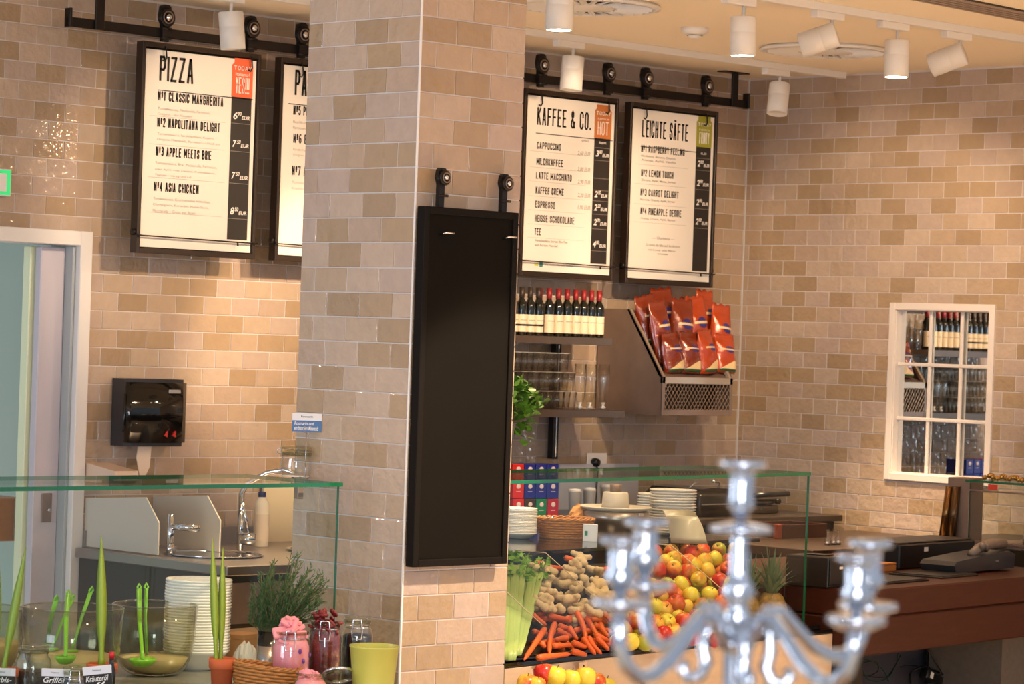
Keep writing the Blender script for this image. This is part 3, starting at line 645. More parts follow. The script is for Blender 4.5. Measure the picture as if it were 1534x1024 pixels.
# ================================================================== BACK WALL SHELVES
def shelf(px0, px1, py, Y0, label, th=.028, wd=.30):
    a, b = aY(px0, py, Y0), aY(px1, py, Y0)
    z = b.z
    t = thing('wall_shelf', label, 'shelf', (a.x, Y0, z - th))
    W = b.x - a.x
    MB().box(0, W, 0, YA - Y0 - .01, 0, th, .002).build('shelf_board', STEELD, t)
    MB().box(-.002, W + .002, -.004, 0, -.006, th + .001, .001).build('front_edge', mat('edge_steel', rgb(104, 90, 80), .3, .6), t)
    return t, a.x, b.x, z
S1, s1a, s1b, s1z = shelf(690, 916, 507, 9.64, 'upper grey steel wall shelf carrying small wine bottles')
S2, s2a, s2b, s2z = shelf(690, 935, 615, 9.60, 'lower grey steel wall shelf carrying drinking glasses')
q = aY(838, 560, 9.90)
t = thing('shelf_upright', 'black vertical shelf post running down the wall behind the shelves', 'post', (q.x, 9.93, 0))
z0 = aY(836, 687, 9.9).z
MB().box(-.018, .018, -.022, .016, z0, s2z - .03, .002).box(-.018, .018, -.022, .016, s2z + .002, s1z - .03, .002).build('channel', BLACKM, t)
MB().box(-.003, .003, -.0235, -.022, z0 + .01, s2z - .04).box(-.003, .003, -.0235, -.022, s2z + .01, s1z - .04).build('slot_line', CHROME, t)

# ---- small wine bottles
BOT = mat('bottle_glass_dark', rgb(14, 18, 12), .06, coat=.5)
LBL = mat('bottle_label', rgb(238, 218, 186), .6, noise=.06, nscale=80)
REDC = mat('red_capsule', rgb(142, 30, 34), .4, .2); DARKC = mat('brown_capsule', rgb(58, 46, 38), .4, .3)
def arc_patch(r, z0, z1, a0, a1, n=14):
    vs = []; fs = []
    for i in range(n + 1):
        a = a0 + (a1 - a0) * i / n
        vs += [(r * math.cos(a), r * math.sin(a), z0), (r * math.cos(a), r * math.sin(a), z1)]
    for i in range(n): fs.append([2 * i, 2 * i + 2, 2 * i + 3, 2 * i + 1])
    return vs, fs
def make_bottle(cap, label, two=False):
    t = thing('wine_bottle', label, 'bottle')
    R, h_ = .0265, .225
    MB().lathe([(.001, 0), (R * .9, 0), (R, .004), (R, .135), (R * .93, .148), (R * .62, .163), (R * .46, .172), (R * .44, .205), (.001, .205)], 20).build('glass_body', BOT, t)
    MB().lathe([(R * .47, .176), (R * .50, .177), (R * .50, h_), (.001, h_ + .001)], 16).build('capsule', cap, t)
    v, f_ = arc_patch(R + .0006, .018, .102 if not two else .098, -PI, 0)
    MB().raw(v, f_, True).build('paper_label', LBL, t)
    v, f_ = arc_patch(R + .0011, .07, .074, -.78 * PI, -.22 * PI); MB().raw(v, f_, True).build('label_band', INKF, t)
    if two:
        v, f_ = arc_patch(R + .001, .045, .054, -PI, 0); MB().raw(v, f_, True).build('label_band', INK, t)
    return t
bred = make_bottle(REDC, 'x'); bdark = make_bottle(DARKC, 'x', True)
red_x = [821, 835, 848, 861, 873, 884.5, 896]
for i, px in enumerate(red_x):
    p = aY(px, 500, 9.70); l = ORD[i] + ' red-capped small wine bottle from the left on the upper shelf'
    if i == 0: bred.location = (p.x, 9.70, s1z); bred['label'] = l; bred['group'] = 'red-capped wine bottles on the upper shelf'
    else: dup(bred, (p.x, 9.70, s1z), label=l)
p = aY(809, 500, 9.78); dup(bred, (p.x, 9.79, s1z), label='red-capped small wine bottle peeping out behind the dark-capped ones')
for i, px in enumerate([805, 792.5, 780, 767, 754, 742]):
    p = aY(px, 500, 9.70); l = ORD[i] + ' dark-capped small wine bottle from the right on the upper shelf'
    if i == 0: bdark.location = (p.x, 9.70, s1z); bdark['label'] = l; bdark['group'] = 'dark-capped wine bottles on the upper shelf'
    else: dup(bdark, (p.x, 9.70, s1z), label=l)

# ---- glasses
def make_glass(kind):
    t = thing('tumbler' if kind == 'tumbler' else 'beer_flute', 'x', 'glass')
    if kind == 'tumbler': MB().lathe([(.001, .0), (.026, .0), (.034, .085), (.0325, .085), (.0245, .010), (.001, .010)], 20).build('glass_wall', GLASS, t); MB().lathe([(.0325, .0845), (.0345, .0845), (.0345, .0865), (.0325, .0865)], 20, close=True).build('rim', CHROMEG, t)
    else:
        MB().lathe([(.001, 0), (.032, 0), (.031, .004), (.008, .010), (.007, .018), (.018, .034), (.022, .05), (.028, .11), (.030, .15), (.027, .215), (.0255, .215), (.028, .15), (.020, .055), (.014, .04), (.001, .032)], 22).build('glass_wall', GLASS, t)
        MB().lathe([(.001, .0), (.016, .012), (.006, .02), (.013, .034), (.001, .036)], 14).build('foot', CHROMEG, t)
    return t
CHROMEG = mat('glass_glint', rgb(230, 226, 216), .12, .3, coat=.5)
tb = make_glass('tumbler'); fl = make_glass('flute'); first = True
spots_ = []
for lvl in range(3):
    for row, Y in enumerate((9.66, 9.75, 9.84)):
        for k in range(8 if lvl < 2 else 6):
            px = (853 - k * 17.5 if lvl == 0 else (850 if lvl == 1 else 840) - k * 17.5) - row * 9
            spots_.append((lvl, row, k, px, Y))
nm = ['bottom', 'middle', 'top']; rw = ['front', 'second', 'back']
for lvl, row, k, px, Y in spots_:
    p = aY(px, 610, Y); loc = (p.x, Y, s2z + lvl * .0885)
    l = '%s tumbler from the right, %s row, %s layer on the lower shelf' % (ORD[k], rw[row], nm[lvl])
    if first: tb.location = loc; tb['label'] = l; tb['group'] = 'tumblers stacked on the lower shelf'; first = False
    else: dup(tb, loc, label=l)
for i, px in enumerate((868, 883, 903)):
    p = aY(px, 612, 9.68); l = '%s tall beer flute from the left beside the tumblers' % ORD[i]
    if i == 0: fl.location = (p.x, 9.68, s2z); fl['label'] = l; fl['group'] = 'beer flutes on the lower shelf'
    else: dup(fl, (p.x, 9.68, s2z), label=l)
for i in range(1): pass
p0_, p1_ = aY(778, 600, 9.7), aY(856, 600, 9.7)
for lv in (1, 2): tag(MB().box(p0_.x - .3, p1_.x + .02, 9.62, 9.88, s2z + .0885 * lv - .0022, s2z + .0885 * lv - .0004).build('glass_sheet', glass('sheet_glass', (.95, .93, .88))), ('lower' if lv == 1 else 'upper') + ' clear sheet between the stacked tumbler layers', 'tray')

# ---- steel coffee display box
a = aY(990, 622, 9.52); b_ = aY(1106, 620, 9.52)
zb = a.z; zf = aY(990, 564, 9.52).z; W = 10.98 - a.x; zt = 1.915 - zb; zf -= zb; dpt = YA - .012 - 9.52
t = thing('display_bin', 'grey steel sloping display bin full of coffee bags in the wall corner', 'display bin', (a.x, 9.52, zb))
poly = [(0, 0), (dpt, 0), (dpt, zt), (dpt - .20, zt), (0, zf)]
for x in (0, W - .008): MB().prism(poly, 'x', x, x + .008).build('side_panel', STEELD, t)
for x in (0, W - .022): MB().prism([(0, zf), (.02, zf + .0), (dpt - .185, zt), (dpt - .20, zt)], 'x', x, x + .022).build('side_edge', mat('pale_edge', rgb(186, 170, 152), .35, .5), t)
MB().box(.008, W - .008, .006, dpt, 0, .012).box(.008, W - .008, -.003, .006, 0, .028, .001).build('bottom_panel', STEELD, t)
MB().box(0, W, -.004, .012, zf - .032, zf, .001).build('front_rail', mat('pale_edge', rgb(186, 170, 152), .35, .5), t)
MB().box(.008, W - .008, dpt - .008, dpt, .012, zt).build('back_panel', STEELD, t)
MB().box(.01, W - .01, .10, .11, .012, zf - .04).build('dark_interior', mat('bin_dark', rgb(44, 30, 22), .4, .3), t)  # added dark sheet that darkens the interior seen behind the lattice
for x in (0, W - .020): MB().box(x, x + .02, -.004, .004, 0, zf, .001).build('front_post', STEELD, t)
MB().prism([(.012, zf - .01), (dpt - .02, zf + .16), (dpt - .02, zf + .17), (.012, zf)], 'x', .01, W - .01).build('sloping_floor', STEELD, t)
mb = MB(); z0_, z1_ = .026, zf - .032; n = 18; sp = (W - .04) / n; hh_ = z1_ - z0_
for s_ in (1, -1):
    for k in range(-4, n + 4):
        x0 = .02 + k * sp; x1 = x0 + hh_ * .75
        if s_ < 0: x0, x1 = x1, x0
        pts = [(x0, z0_), (x1, z1_)]
        def clip(p, q_):
            out = []
            for (xa_, za_), (xb_, zb_) in ((p, q_),):
                lo, hi = .02, W - .02
                f0, f1 = 0, 1
                dx = xb_ - xa_
                for bound, sgn in ((lo, 1), (hi, -1)):
                    ta = (bound - xa_) / dx
                    if sgn * dx > 0: f0 = max(f0, ta)
                    else: f1 = min(f1, ta)
                return (xa_ + dx * f0, za_ + (zb_ - za_) * f0), (xa_ + dx * f1, za_ + (zb_ - za_) * f1), f1 > f0
        A_, B_, ok = clip(*pts)
        if ok: mb.tube([(A_[0], .002 * s_, A_[1]), (B_[0], .002 * s_, B_[1])], .0021, 4, caps=False)
mb.build('wire_lattice', mat('wire', rgb(190, 170, 150), .3, .8), t, kind='stuff')
bt = thing('coffee_bag', 'x', 'coffee bag')
# ---- coffee bags
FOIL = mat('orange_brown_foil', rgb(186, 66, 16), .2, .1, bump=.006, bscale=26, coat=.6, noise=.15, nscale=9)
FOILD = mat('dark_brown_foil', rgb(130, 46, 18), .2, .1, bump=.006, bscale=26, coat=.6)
BLU = mat('bag_blue', rgb(52, 46, 130), .4); CRM = mat('bag_cream', rgb(238, 206, 150), .4); GRN = mat('bag_green', rgb(30, 92, 60), .4)
BW2, BH2, BD2 = .125, .30, .07
def bagf(x, z, side=-1):
    fx = max(0, 1 - (abs(x) / (BW2 / 2)) ** 3); fz = min(1, max(0, (BH2 - .035 - z) / .10)) ** .6 * min(1, .55 + z / .05)
    return side * (BD2 / 2 * fx * fz + .002) + .004 * math.sin(x * 60 + z * 31) * fz
def make_bag(foil):
    t = bpy.data.objects.new('coffee_bag', None); COL.objects.link(t); t['category'] = 'coffee bag'
    nx, nz = 12, 18; vs = []; fs = []
    for side in (-1, 1):
        for j in range(nz + 1):
            for i in range(nx + 1):
                x = -BW2 / 2 + BW2 * i / nx; z = BH2 * j / nz
                xx = x * (1 - .10 * max(0, z / BH2 - .7) / .3); vs.append((xx, bagf(x, z, side), z + .006 * math.sin(i * 1.3) * (j == nz)))
    o_ = (nx + 1) * (nz + 1)
    for sd in (0, 1):
        for j in range(nz):
            for i in range(nx):
                k = sd * o_ + j * (nx + 1) + i; q = [k, k + 1, k + nx + 2, k + nx + 1]; fs.append(q if sd == 0 else q[::-1])
    for j in range(nz):
        for i in (0, nx): k = j * (nx + 1) + i; fs.append([k, k + nx + 1, k + nx + 1 + o_, k + o_])
    for i in range(nx):
        for j in (0, nz): k = j * (nx + 1) + i; fs.append([k, k + 1, k + 1 + o_, k + o_])
    MB().raw(vs, fs, True).build('pouch', foil, t)
    def decal(poly_fn, m, nm, off):
        v = []; f_ = []; n1, n2 = 12, 8
        for j in range(n2 + 1):
            for i in range(n1 + 1):
                x, z = poly_fn(i / n1, j / n2); v.append((x, bagf(x, z) - off, z))
        for j in range(n2):
            for i in range(n1): k = j * (n1 + 1) + i; f_.append([k, k + 1, k + n1 + 2, k + n1 + 1])
        MB().raw(v, f_, True).build(nm, m, t)
    decal(lambda a, b: (-.052 + .104 * a, .012 + .018 * b), GRN, 'green_band', .0016)
    decal(lambda a, b: (.052 - .104 * a * (1 - .72 * b), .03 + .062 * b), CRM, 'cream_print', .0016)
    decal(lambda a, b: (.004 + .03 * math.cos(PI - PI * a), .178 + (.026 * math.sin(PI * a)) * (2 * b - 1)), BLU, 'blue_oval', .0018)
    decal(lambda a, b: (-.040 + .085 * a, .172 + .012 * b), CRM, 'cream_ribbon', .0024)
    return t
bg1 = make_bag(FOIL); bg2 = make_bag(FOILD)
bpy.data.objects.remove(bt)
bags = [ # px, py of the foot, Y, tilt, roll, prototype, height scale, label
    (1009, 556, 9.575, .12, -.05, 2, .66, 'coffee bag at the left end of the front row'), (1033, 557, 9.565, .12, .04, 2, .68, 'coffee bag second from left in the front row'),
    (1060, 557, 9.56, .12, -.02, 1, .72, 'coffee bag third from left in the front row, brightest lit'), (1085, 556, 9.575, .12, .06, 1, .64, 'coffee bag at the right end of the front row'),
    (997, 541, 9.64, .14, -.12, 2, 1.02, 'dark coffee bag leaning at the left of the second row'), (1022, 540, 9.65, .12, .05, 2, 1.04, 'coffee bag in the middle left of the second row'),
    (1049, 538, 9.65, .12, -.06, 1, 1.06, 'coffee bag in the middle right of the second row'), (1079, 543, 9.64, .12, .10, 1, 1.0, 'coffee bag at the right of the second row'),
    (977, 512, 9.74, .10, -.20, 2, .80, 'dark coffee bag at the far left behind the second row'), (999, 520, 9.75, .10, -.10, 2, 1.0, 'coffee bag topmost at the back left of the bin'),
    (1028, 520, 9.75, .10, .12, 2, .84, 'coffee bag behind the middle of the second row'), (1056, 520, 9.75, .10, .06, 1, .98, 'coffee bag topmost at the back right of the bin')]
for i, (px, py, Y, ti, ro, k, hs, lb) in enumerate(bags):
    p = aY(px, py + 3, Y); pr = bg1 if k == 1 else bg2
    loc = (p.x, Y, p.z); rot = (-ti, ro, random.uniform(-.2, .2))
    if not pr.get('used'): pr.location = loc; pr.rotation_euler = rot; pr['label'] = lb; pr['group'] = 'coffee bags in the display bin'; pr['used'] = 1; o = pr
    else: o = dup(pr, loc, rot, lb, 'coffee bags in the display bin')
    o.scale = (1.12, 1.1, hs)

# ================================================================== LEFT: wall fittings
p = aY(191, 600, 9.85); q = aY(279, 655, 9.85); zt_ = aY(230, 572, 9.85).z; zb_ = aY(230, 664, 9.85).z
W = q.x - p.x; hgt = zt_ - zb_
t = thing('towel_dispenser', 'black paper towel dispenser on the tiled wall', 'towel dispenser', (p.x, YA, zb_))
MB().prism([(0, -.004), (0, -.09), (.03, -.105), (W * .5, -.11), (W - .02, -.105), (W - .01, -.09), (W - .01, -.004)], 'z', -.012, hgt + .012).build('body', mat('dispenser_grey', rgb(46, 44, 48), .35), t)
pts = [(0, -.09)] + [(W * i / 12, -.100 - .036 * math.sin(PI * i / 12)) for i in range(13)] + [(W, -.09)]
fcv = MB().prism(pts, 'z', .004, hgt - .002).build('front_cover', BLACKG, t)
for pl_ in fcv.data.polygons: pl_.use_smooth = abs(pl_.normal.z) < .5
MB().box(W * .62, W * .82, -.136, -.115, hgt * .82, hgt * .88, .002).build('badge', mat('badge_grey', rgb(170, 168, 166), .3, .5), t)
for x in (.56, .70):
    MB().prism([(W * x, .035), (W * x + .018, .028), (W * x + .018, .055), (W * x + .010, .050)], 'y', -.137, -.115).build('red_mark', mat('mark_red', rgb(190, 40, 36), .5), t)
MB().tube([(-.004, -.09, .05), (-.006, -.1, .06), (-.006, -.1, hgt - .05)], .005, 6).build('side_lever', BLACKG, t)
MB().prism([(W * .30, -.012), (W * .52, -.012), (W * .50, -.10), (W * .42, -.145), (W * .34, -.14), (W * .28, -.06)], 'y', -.07, -.066).build('paper_towel', mat('paper_towel', rgb(226, 206, 188), .8), t)
p = aY(158, 706, 9.90)
t = thing('soap_dispenser', 'pale wedge-shaped soap dispenser on the wall left of the towel dispenser', 'soap dispenser', (p.x, YA, p.z))
MB().prism([(0, .035), (-.20, .01), (-.205, -.02), (-.18, -.04), (-.02, -.045), (0, -.04)], 'x', -.06, .06).build('body', mat('soap_white', rgb(216, 190, 168), .4), t)
MB().prism([(-.205, -.018), (-.18, -.042), (-.12, -.045), (-.12, -.02)], 'x', -.062, .062).build('outlet', mat('soap_dark', rgb(110, 92, 80), .5), t)

# sink bench
t = thing('sink_bench', 'brushed steel sink bench with splash dividers behind the salad bar', 'sink', (7.38, 8.96, 0))
MB().box(0, 1.5, 0, .985, .79, .83, .004).build('worktop', STEEL, t)
MB().box(.02, 1.48, .03, .98, 0, .79).build('cabinet_body', mat('dark_olive_steel', rgb(70, 62, 50), .4, .4), t)
MB().box(.05, 1.45, .025, .03, .60, .76, .001).build('drawer_front', STEELD, t)
for cx in (.30, .95): MB().lathe([(.001, .70), (.12, .705), (.17, .73), (.19, .83), (.20, .834), (.205, .832), (.20, .828), (.18, .826)], 36, c=(cx, .45, .006)).build('basin', CHROME, t)
DIV = mat('divider_white', rgb(198, 190, 178), .35)
for X_, yf, nm_ in ((7.43, .50, 1), (7.78, .46, 2)):
    y0 = 9.96 - yf; MB().prism([(y0, .835), (9.95, .835), (9.95, 1.035), (y0 + .09, 1.062), (y0, .965)], 'x', X_, X_ + .006).build('splash_divider', DIV, t).location = (-7.38, -8.96, 0)
a = aY(401, 770, 9.90)
MB().box(a.x, a.x + .5, 9.93, 9.945, .83, 1.10).build('wall_panel', mat('panel_cream', rgb(226, 206, 170), .4), t).location = (-7.38, -8.96, 0)
MB().box(7.42, a.x, 9.935, 9.945, .83, .90).build('upstand', STEEL, t).location = (-7.38, -8.96, 0)
def faucet(px, Y, goose, label):
    b = aY(px, 830, Y); t = thing('faucet', label, 'faucet', (b.x, Y, .83))
    MB().tube([(0, 0, 0), (0, 0, .17)], .014, 14).build('column', CHROME, t)
    if goose:
        MB().tube([(0, 0, .16), (0.0, -.0, .24), (.01, -.02, .28), (.06, -.09, .33), (.10, -.15, .345), (.12, -.18, .335), (.125, -.19, .31)], .012, 10).build('spout', CHROME, t)
        MB().tube([(0, 0, .05), (.05, -.04, .045)], [.026, .028], 18).build('lever_body', CHROME, t)
        MB().tube([(.03, -.02, .06), (0, -.01, .20)], .007, 8).build('lever', CHROME, t)
        MB().tube([(.125, -.19, .31), (.125, -.19, .285)], .016, 12).build('aerator', BLACKM, t)
    else:
        MB().tube([(0, 0, .12), (.03, -.06, .12), (.055, -.11, .118)], [.014, .015, .016], 12).build('spout', CHROME, t)
        MB().tube([(0, 0, .03), (0, -.02, .03)], .02, 12).build('lever', CHROME, t)
faucet(254, 9.44, False, 'short chrome wall faucet between the two splash dividers')
faucet(359, 9.60, True, 'tall curved chrome faucet beside the white bottle')
b = aY(390, 822, 9.72)
t = thing('detergent_bottle', 'white plastic bottle with dark blue cap on the sink', 'bottle', (b.x, 9.72, .83))
MB().lathe([(.001, 0), (.030, 0), (.033, .006), (.033, .15), (.031, .16), (.033, .17), (.030, .19), (.018, .208), (.016, .222), (.001, .222)], 24).build('body', mat('hdpe', rgb(236, 222, 200), .35), t)
MB().lathe([(.001, .212), (.0175, .212), (.017, .234), (.001, .236)], 20).build('cap', mat('cap_blue', rgb(30, 34, 84), .4), t)
v, f_ = arc_patch(.0336, .03, .14, -PI, 0); MB().raw(v, f_, True).build('label_print', mat('det_label', rgb(226, 206, 184), .5), t)

# ================================================================== GLASS GUARDS
def pane_box(name, x0, x1, y0, y1, z0, z1, thin, parent):
    m = MB(); m.box(x0, x1, y0, y1, z0, z1)
    ax = {'x': 0, 'y': 1, 'z': 2}[thin]
    m.bm.faces.ensure_lookup_table(); m.bm.normal_update()
    for fc in m.bm.faces: fc.material_index = 0 if abs(fc.normal[ax]) > .9 else 1
    return m.build(name, [PANE, GEDGE], parent)
GZ = 1.295
t = thing('glass_guard', 'green-edged glass guard with top shelf over the salad bar, left of the pillar', 'glass guard', (6.045, 6.80, .69))
pane_box('front_pane', -2.2, -.012, 0, .010, .0, GZ - .702, 'y', t)
pane_box('top_shelf', -2.2, 0, -.004, .46, GZ - .702, GZ - .69, 'z', t)
for x in (-.14, -1.3): MB().box(x - .012, x + .012, .03, .05, GZ - .74, GZ - .702, .002).build('clamp', STEELD, t)
RA = math.radians(7.3); P0 = Vector((6.712, 6.795, 0))
def L(u, v, z=0): return Vector((P0.x + u * math.cos(RA) - v * math.sin(RA), P0.y + u * math.sin(RA) + v * math.cos(RA), z))
def aL(px, py, v):  # ray through the plane v = const of the right counter
    r = ray(px, py); n = Vector((-math.sin(RA), math.cos(RA), 0)); k = (v + n.dot(Vector((P0.x, P0.y, 0)))) / n.dot(r)
    p = Vector((0, 0, H)) + r * k; u = (p.x - P0.x) * math.cos(RA) + (p.y - P0.y) * math.sin(RA); return u, v, p.z
def aS(px, py, z0, k, off=0):  # ray onto the sloping tray z = z0 + k v
    r = ray(px, py); n = Vector((-math.sin(RA), math.cos(RA), 0)); c0 = n.dot(Vector((P0.x, P0.y, 0)))
    tt = (z0 + off - k * c0 - H) / (r.z - k * n.dot(r)); p = Vector((0, 0, H)) + r * tt; return p
t = thing('glass_guard', 'green-edged glass guard with top shelf over the fruit display, right of the pillar', 'glass guard', P0 + Vector((0, 0, .712)), RA)
GU = aL(1213, 709, 0)[0]
pane_box('front_pane', -.01, GU, 0, .010, .0, GZ - .724, 'y', t)
pane_box('top_shelf', .0, GU + .004, -.004, .48, GZ - .724, GZ - .712, 'z', t)

# ================================================================== SALAD BAR (left)
t = thing('salad_counter', 'grey stone salad bar counter under the glass bowls', 'counter', (6.13, 6.25, 0))
MB().box(-2.6, 0, 0, 1.45, .655, .69, .004).build('worktop', STONE, t)
MB().box(-2.56, -.03, .05, 1.40, 0, .655).build('counter_body', PLY, t)
LZ = .69
def onz(px, py, z=LZ): p = aZ(px, py, z); return (p.x, p.y, z)
# stack of bowls
pb = onz(293, 1002); dst = (Vector(pb) - Vector((0, 0, H))).dot(Fv); R = 50 / FPX * dst
BM = MB().lathe([(.001, .006), (R * .42, .004), (R * .45, 0), (R * .49, 0), (R * .52, .006), (R * .80, .028), (R * .92, .052), (R, .060), (R, .064), (R * .975, .0655), (R * .93, .057), (R * .76, .033), (R * .48, .012), (.001, .010)], 36)
bowl = BM.build('porcelain_bowl', PORC)
tops = aD(297, 866, dst).z
nb = 25; pitch_ = (tops - LZ - .066) / (nb - 1)
for i in range(nb):
    l = '%s white bowl from the top of the tall stack beside the glass bowls' % ORD[nb - 1 - i]
    o = bowl if i == 0 else dup(bowl)
    o.location = (pb[0] + random.uniform(-.0012, .0012), pb[1] + random.uniform(-.0012, .0012), LZ + i * pitch_); tag(o, l, 'bowl', 'white bowls in the tall stack')
# glass salad bowls
def glass_bowl(px, py, rpx, h_, fill, label, fcol):
    p = onz(px, py); d = (Vector(p) - Vector((0, 0, H))).dot(Fv); R = rpx / FPX * d
    t = thing('glass_bowl', label, 'bowl', p, 0, 'glass salad bowls')
    pr = [(.45, .0), (.60, .03), (.74, .10), (.86, .22), (.95, .45), (1.0, 1.0)]
    out = [(.001, 0)] + [(R * a, h_ * b + (.001 if b == 0 else 0)) for a, b in pr]; inn = [(R * a - .0045, h_ * b + .005 * (1 - b)) for a, b in pr][::-1] + [(.001, .006)]
    MB().lathe(out + inn, 44).build('bowl_wall', GLASSB, t)
    MB().lathe([(R - .0045, h_ - .001), (R + .0005, h_ - .001), (R + .001, h_ + .002), (R - .002, h_ + .0035), (R - .005, h_ + .002)], 44, close=True).build('rim', glass('rim_glass', (.80, .78, .66), 2.2, .05), t)
    fz = fill
    pf = [(a, b) for a, b in pr if b * h_ < fz]
    MB().lathe([(.001, .0075)] + [(R * a - .006, h_ * b + .0075) for a, b in pf] + [(R * (.5 + .5 * min(1, fz / h_ + .35)) - .012, fz), (.001, fz + .004)], 40).build('dressing', fcol, t)
    return t, p, R
CREAM = mat('cream_dressing', rgb(226, 204, 158), .35, noise=.06, nscale=14, sub=.1)
def rimh(px, py, rpy): # rim height above the counter for a bowl standing at pixel (px,py)
    p = onz(px, py); d = (Vector(p) - Vector((0, 0, H))).dot(Fv); return aD(px, rpy, d).z - LZ
gb1, gp1, gR1 = glass_bowl(229, 1010, 64, rimh(229, 1010, 905), .05, 'glass salad bowl with two green ladles, beside the bowl stack', CREAM)
gb2, gp2, gR2 = glass_bowl(106, 1022, 76, rimh(106, 1022, 909), .085, 'largest glass salad bowl, middle of the three, with several green utensils', CREAM)
gb3, gp3, gR3 = glass_bowl(-38, 1014, 72, rimh(-38, 1014, 910), .11, 'glass salad bowl cut off by the left edge of the frame', CREAM)
def ladle(base, top, bowl_r, label, spoon=True):
    t = thing('serving_ladle', label, 'ladle', base, 0, 'green serving utensils in the glass bowls')
    d = Vector(top) - Vector(base)
    mid = d * .55 + Vector((-.004, 0, 0))
    MB().tube([Vector((0, 0, .01)), d * .15 + Vector((0, 0, .004)), mid, d * .93], [.006, .0055, .0065, .0085], 8, flat=.55).build('handle', GREEN, t)
    e = d.normalized(); c = d * .955
    MB().tube([c + e * .012, c + Vector((.007, 0, 0)), c - e * .012, c - Vector((.007, 0, 0))], .0034, 6, closed=True).build('hanging_eye', GREEN, t)
    if spoon: MB().lathe([(.001, -.014), (bowl_r * .6, -.010), (bowl_r * .95, .004), (bowl_r, .012), (bowl_r * .93, .012), (bowl_r * .85, .004), (bowl_r * .5, -.006), (.001, -.009)], 24, sy=.7).build('scoop', GREEN, t)
    else: MB().ball((0, 0, 0), bowl_r, bowl_r * .5, .006, 16, 6).build('spoon_bowl', GREEN, t)
    return t
def pd(px, py, d): p = aD(px, py, d); return (p.x, p.y, p.z)
d1 = (Vector(gp1) - Vector((0, 0, H))).dot(Fv)
ladle(tuple(aZ(213, 992, LZ + .060)), pd(208, 874, d1 - .02), .046, 'green ladle, left of the pair, scoop resting low in the bowl')
ladle(tuple(aZ(219, 986, LZ + .058)), pd(219, 874, d1 - .01), .03, 'green ladle, right of the pair in the bowl beside the stack', False)
d2 = (Vector(gp2) - Vector((0, 0, H))).dot(Fv)
ladle(tuple(aZ(98, 988, LZ + .094)), pd(103, 884, d2 - .08), .034, 'green ladle standing upright in the middle glass bowl')
ladle(tuple(aZ(108, 975, LZ + .092)), pd(138, 880, d2 + .02), .025, 'green spoon leaning far right in the middle glass bowl', False)
ladle(tuple(aZ(70, 966, LZ + .092)), pd(85, 893, d2 + .05), .025, 'green spoon leaning left in the middle glass bowl', False)
ladle(tuple(aZ(78, 972, LZ + .092)), pd(110, 893, d2 + .09), .025, 'green spoon half hidden behind the upright ladle', False)

# terracotta pots with lime servers
BLADE = mat('server_plastic', rgb(146, 168, 46), .35, sub=.15)
def clay_pot(px, rimpy, w_px, d, label, blades, lab2):
    c = aD(px, rimpy, d); R = w_px / 2 / FPX * d; h_ = c.z - LZ
    t = thing('terracotta_pot', label, 'pot', (c.x, c.y, LZ), 0, 'terracotta pots of salad servers')
    MB().lathe([(.001, 0), (R * .68, 0), (R * .86, h_ * .72), (R * .93, h_ * .73), (R, h_ * .76), (R * 1.02, h_), (R * .9, h_), (R * .86, h_ * .75), (R * .6, .012), (.001, .012)], 32).build('pot_wall', TERRA, t)
    for k, ((tx, ty), (bx_, by_), wd, lb) in enumerate(blades):
        top = aD(tx, ty, d + .01 * k); bot = aD(bx_, by_ + 14, d + .012 * k - .01); s_ = thing('salad_server', lb, 'salad server', bot, 0, 'lime plastic salad servers')
        v = top - bot; side = Rv; n_ = 14; vs = []; fs = []
        nrm = v.cross(side).normalized()
        for i in range(n_ + 1):
            f = i / n_; wv = wd * (.95 - .45 * math.sin(min(1, f / .30) * PI) * .9 if f < .30 else .95 * math.sin((1 - f) / .70 * PI / 2 * 1.02) ** .8 * (1.0 + .3 * math.sin((f - .3) / .7 * PI)))
            wv = max(wv, .0012); c_ = v * f
            for s1, s2 in ((-1, 0), (0, -1), (1, 0), (0, 1)): vs.append(c_ + side * s1 * wv + nrm * s2 * .0028)
        for i in range(n_):
            for k2 in range(4): a = i * 4 + k2; b = i * 4 + (k2 + 1) % 4; fs.append([a, b, b + 4, a + 4])
        fs += [[0, 1, 2, 3], [n_ * 4 + q for q in range(4)]]
        MB().raw(vs, fs, True).build('blade', BLADE, s_)
    return t
clay_pot(333, 985, 40, 8.55, 'terracotta pot in front of the bowl stack with two lime servers', [((318, 806), (324, 984), .011, 'left lime salad server in the pot before the bowl stack'), ((334, 820), (330, 984), .011, 'right lime salad server in the pot before the bowl stack')], '')
clay_pot(153, 993, 46, 8.45, 'terracotta pot holding one tall lime server behind the label cards', [((152, 802), (152, 988), .014, 'tallest lime salad server, centre of the glass bowls')], '')
clay_pot(5, 1000, 46, 8.35, 'terracotta pot at the left edge with lime servers', [((39, 818), (4, 996), .012, 'lime salad server leaning right near the left edge'), ((-2, 826), (-8, 996), .012, 'lime salad server cut by the left edge')], '')

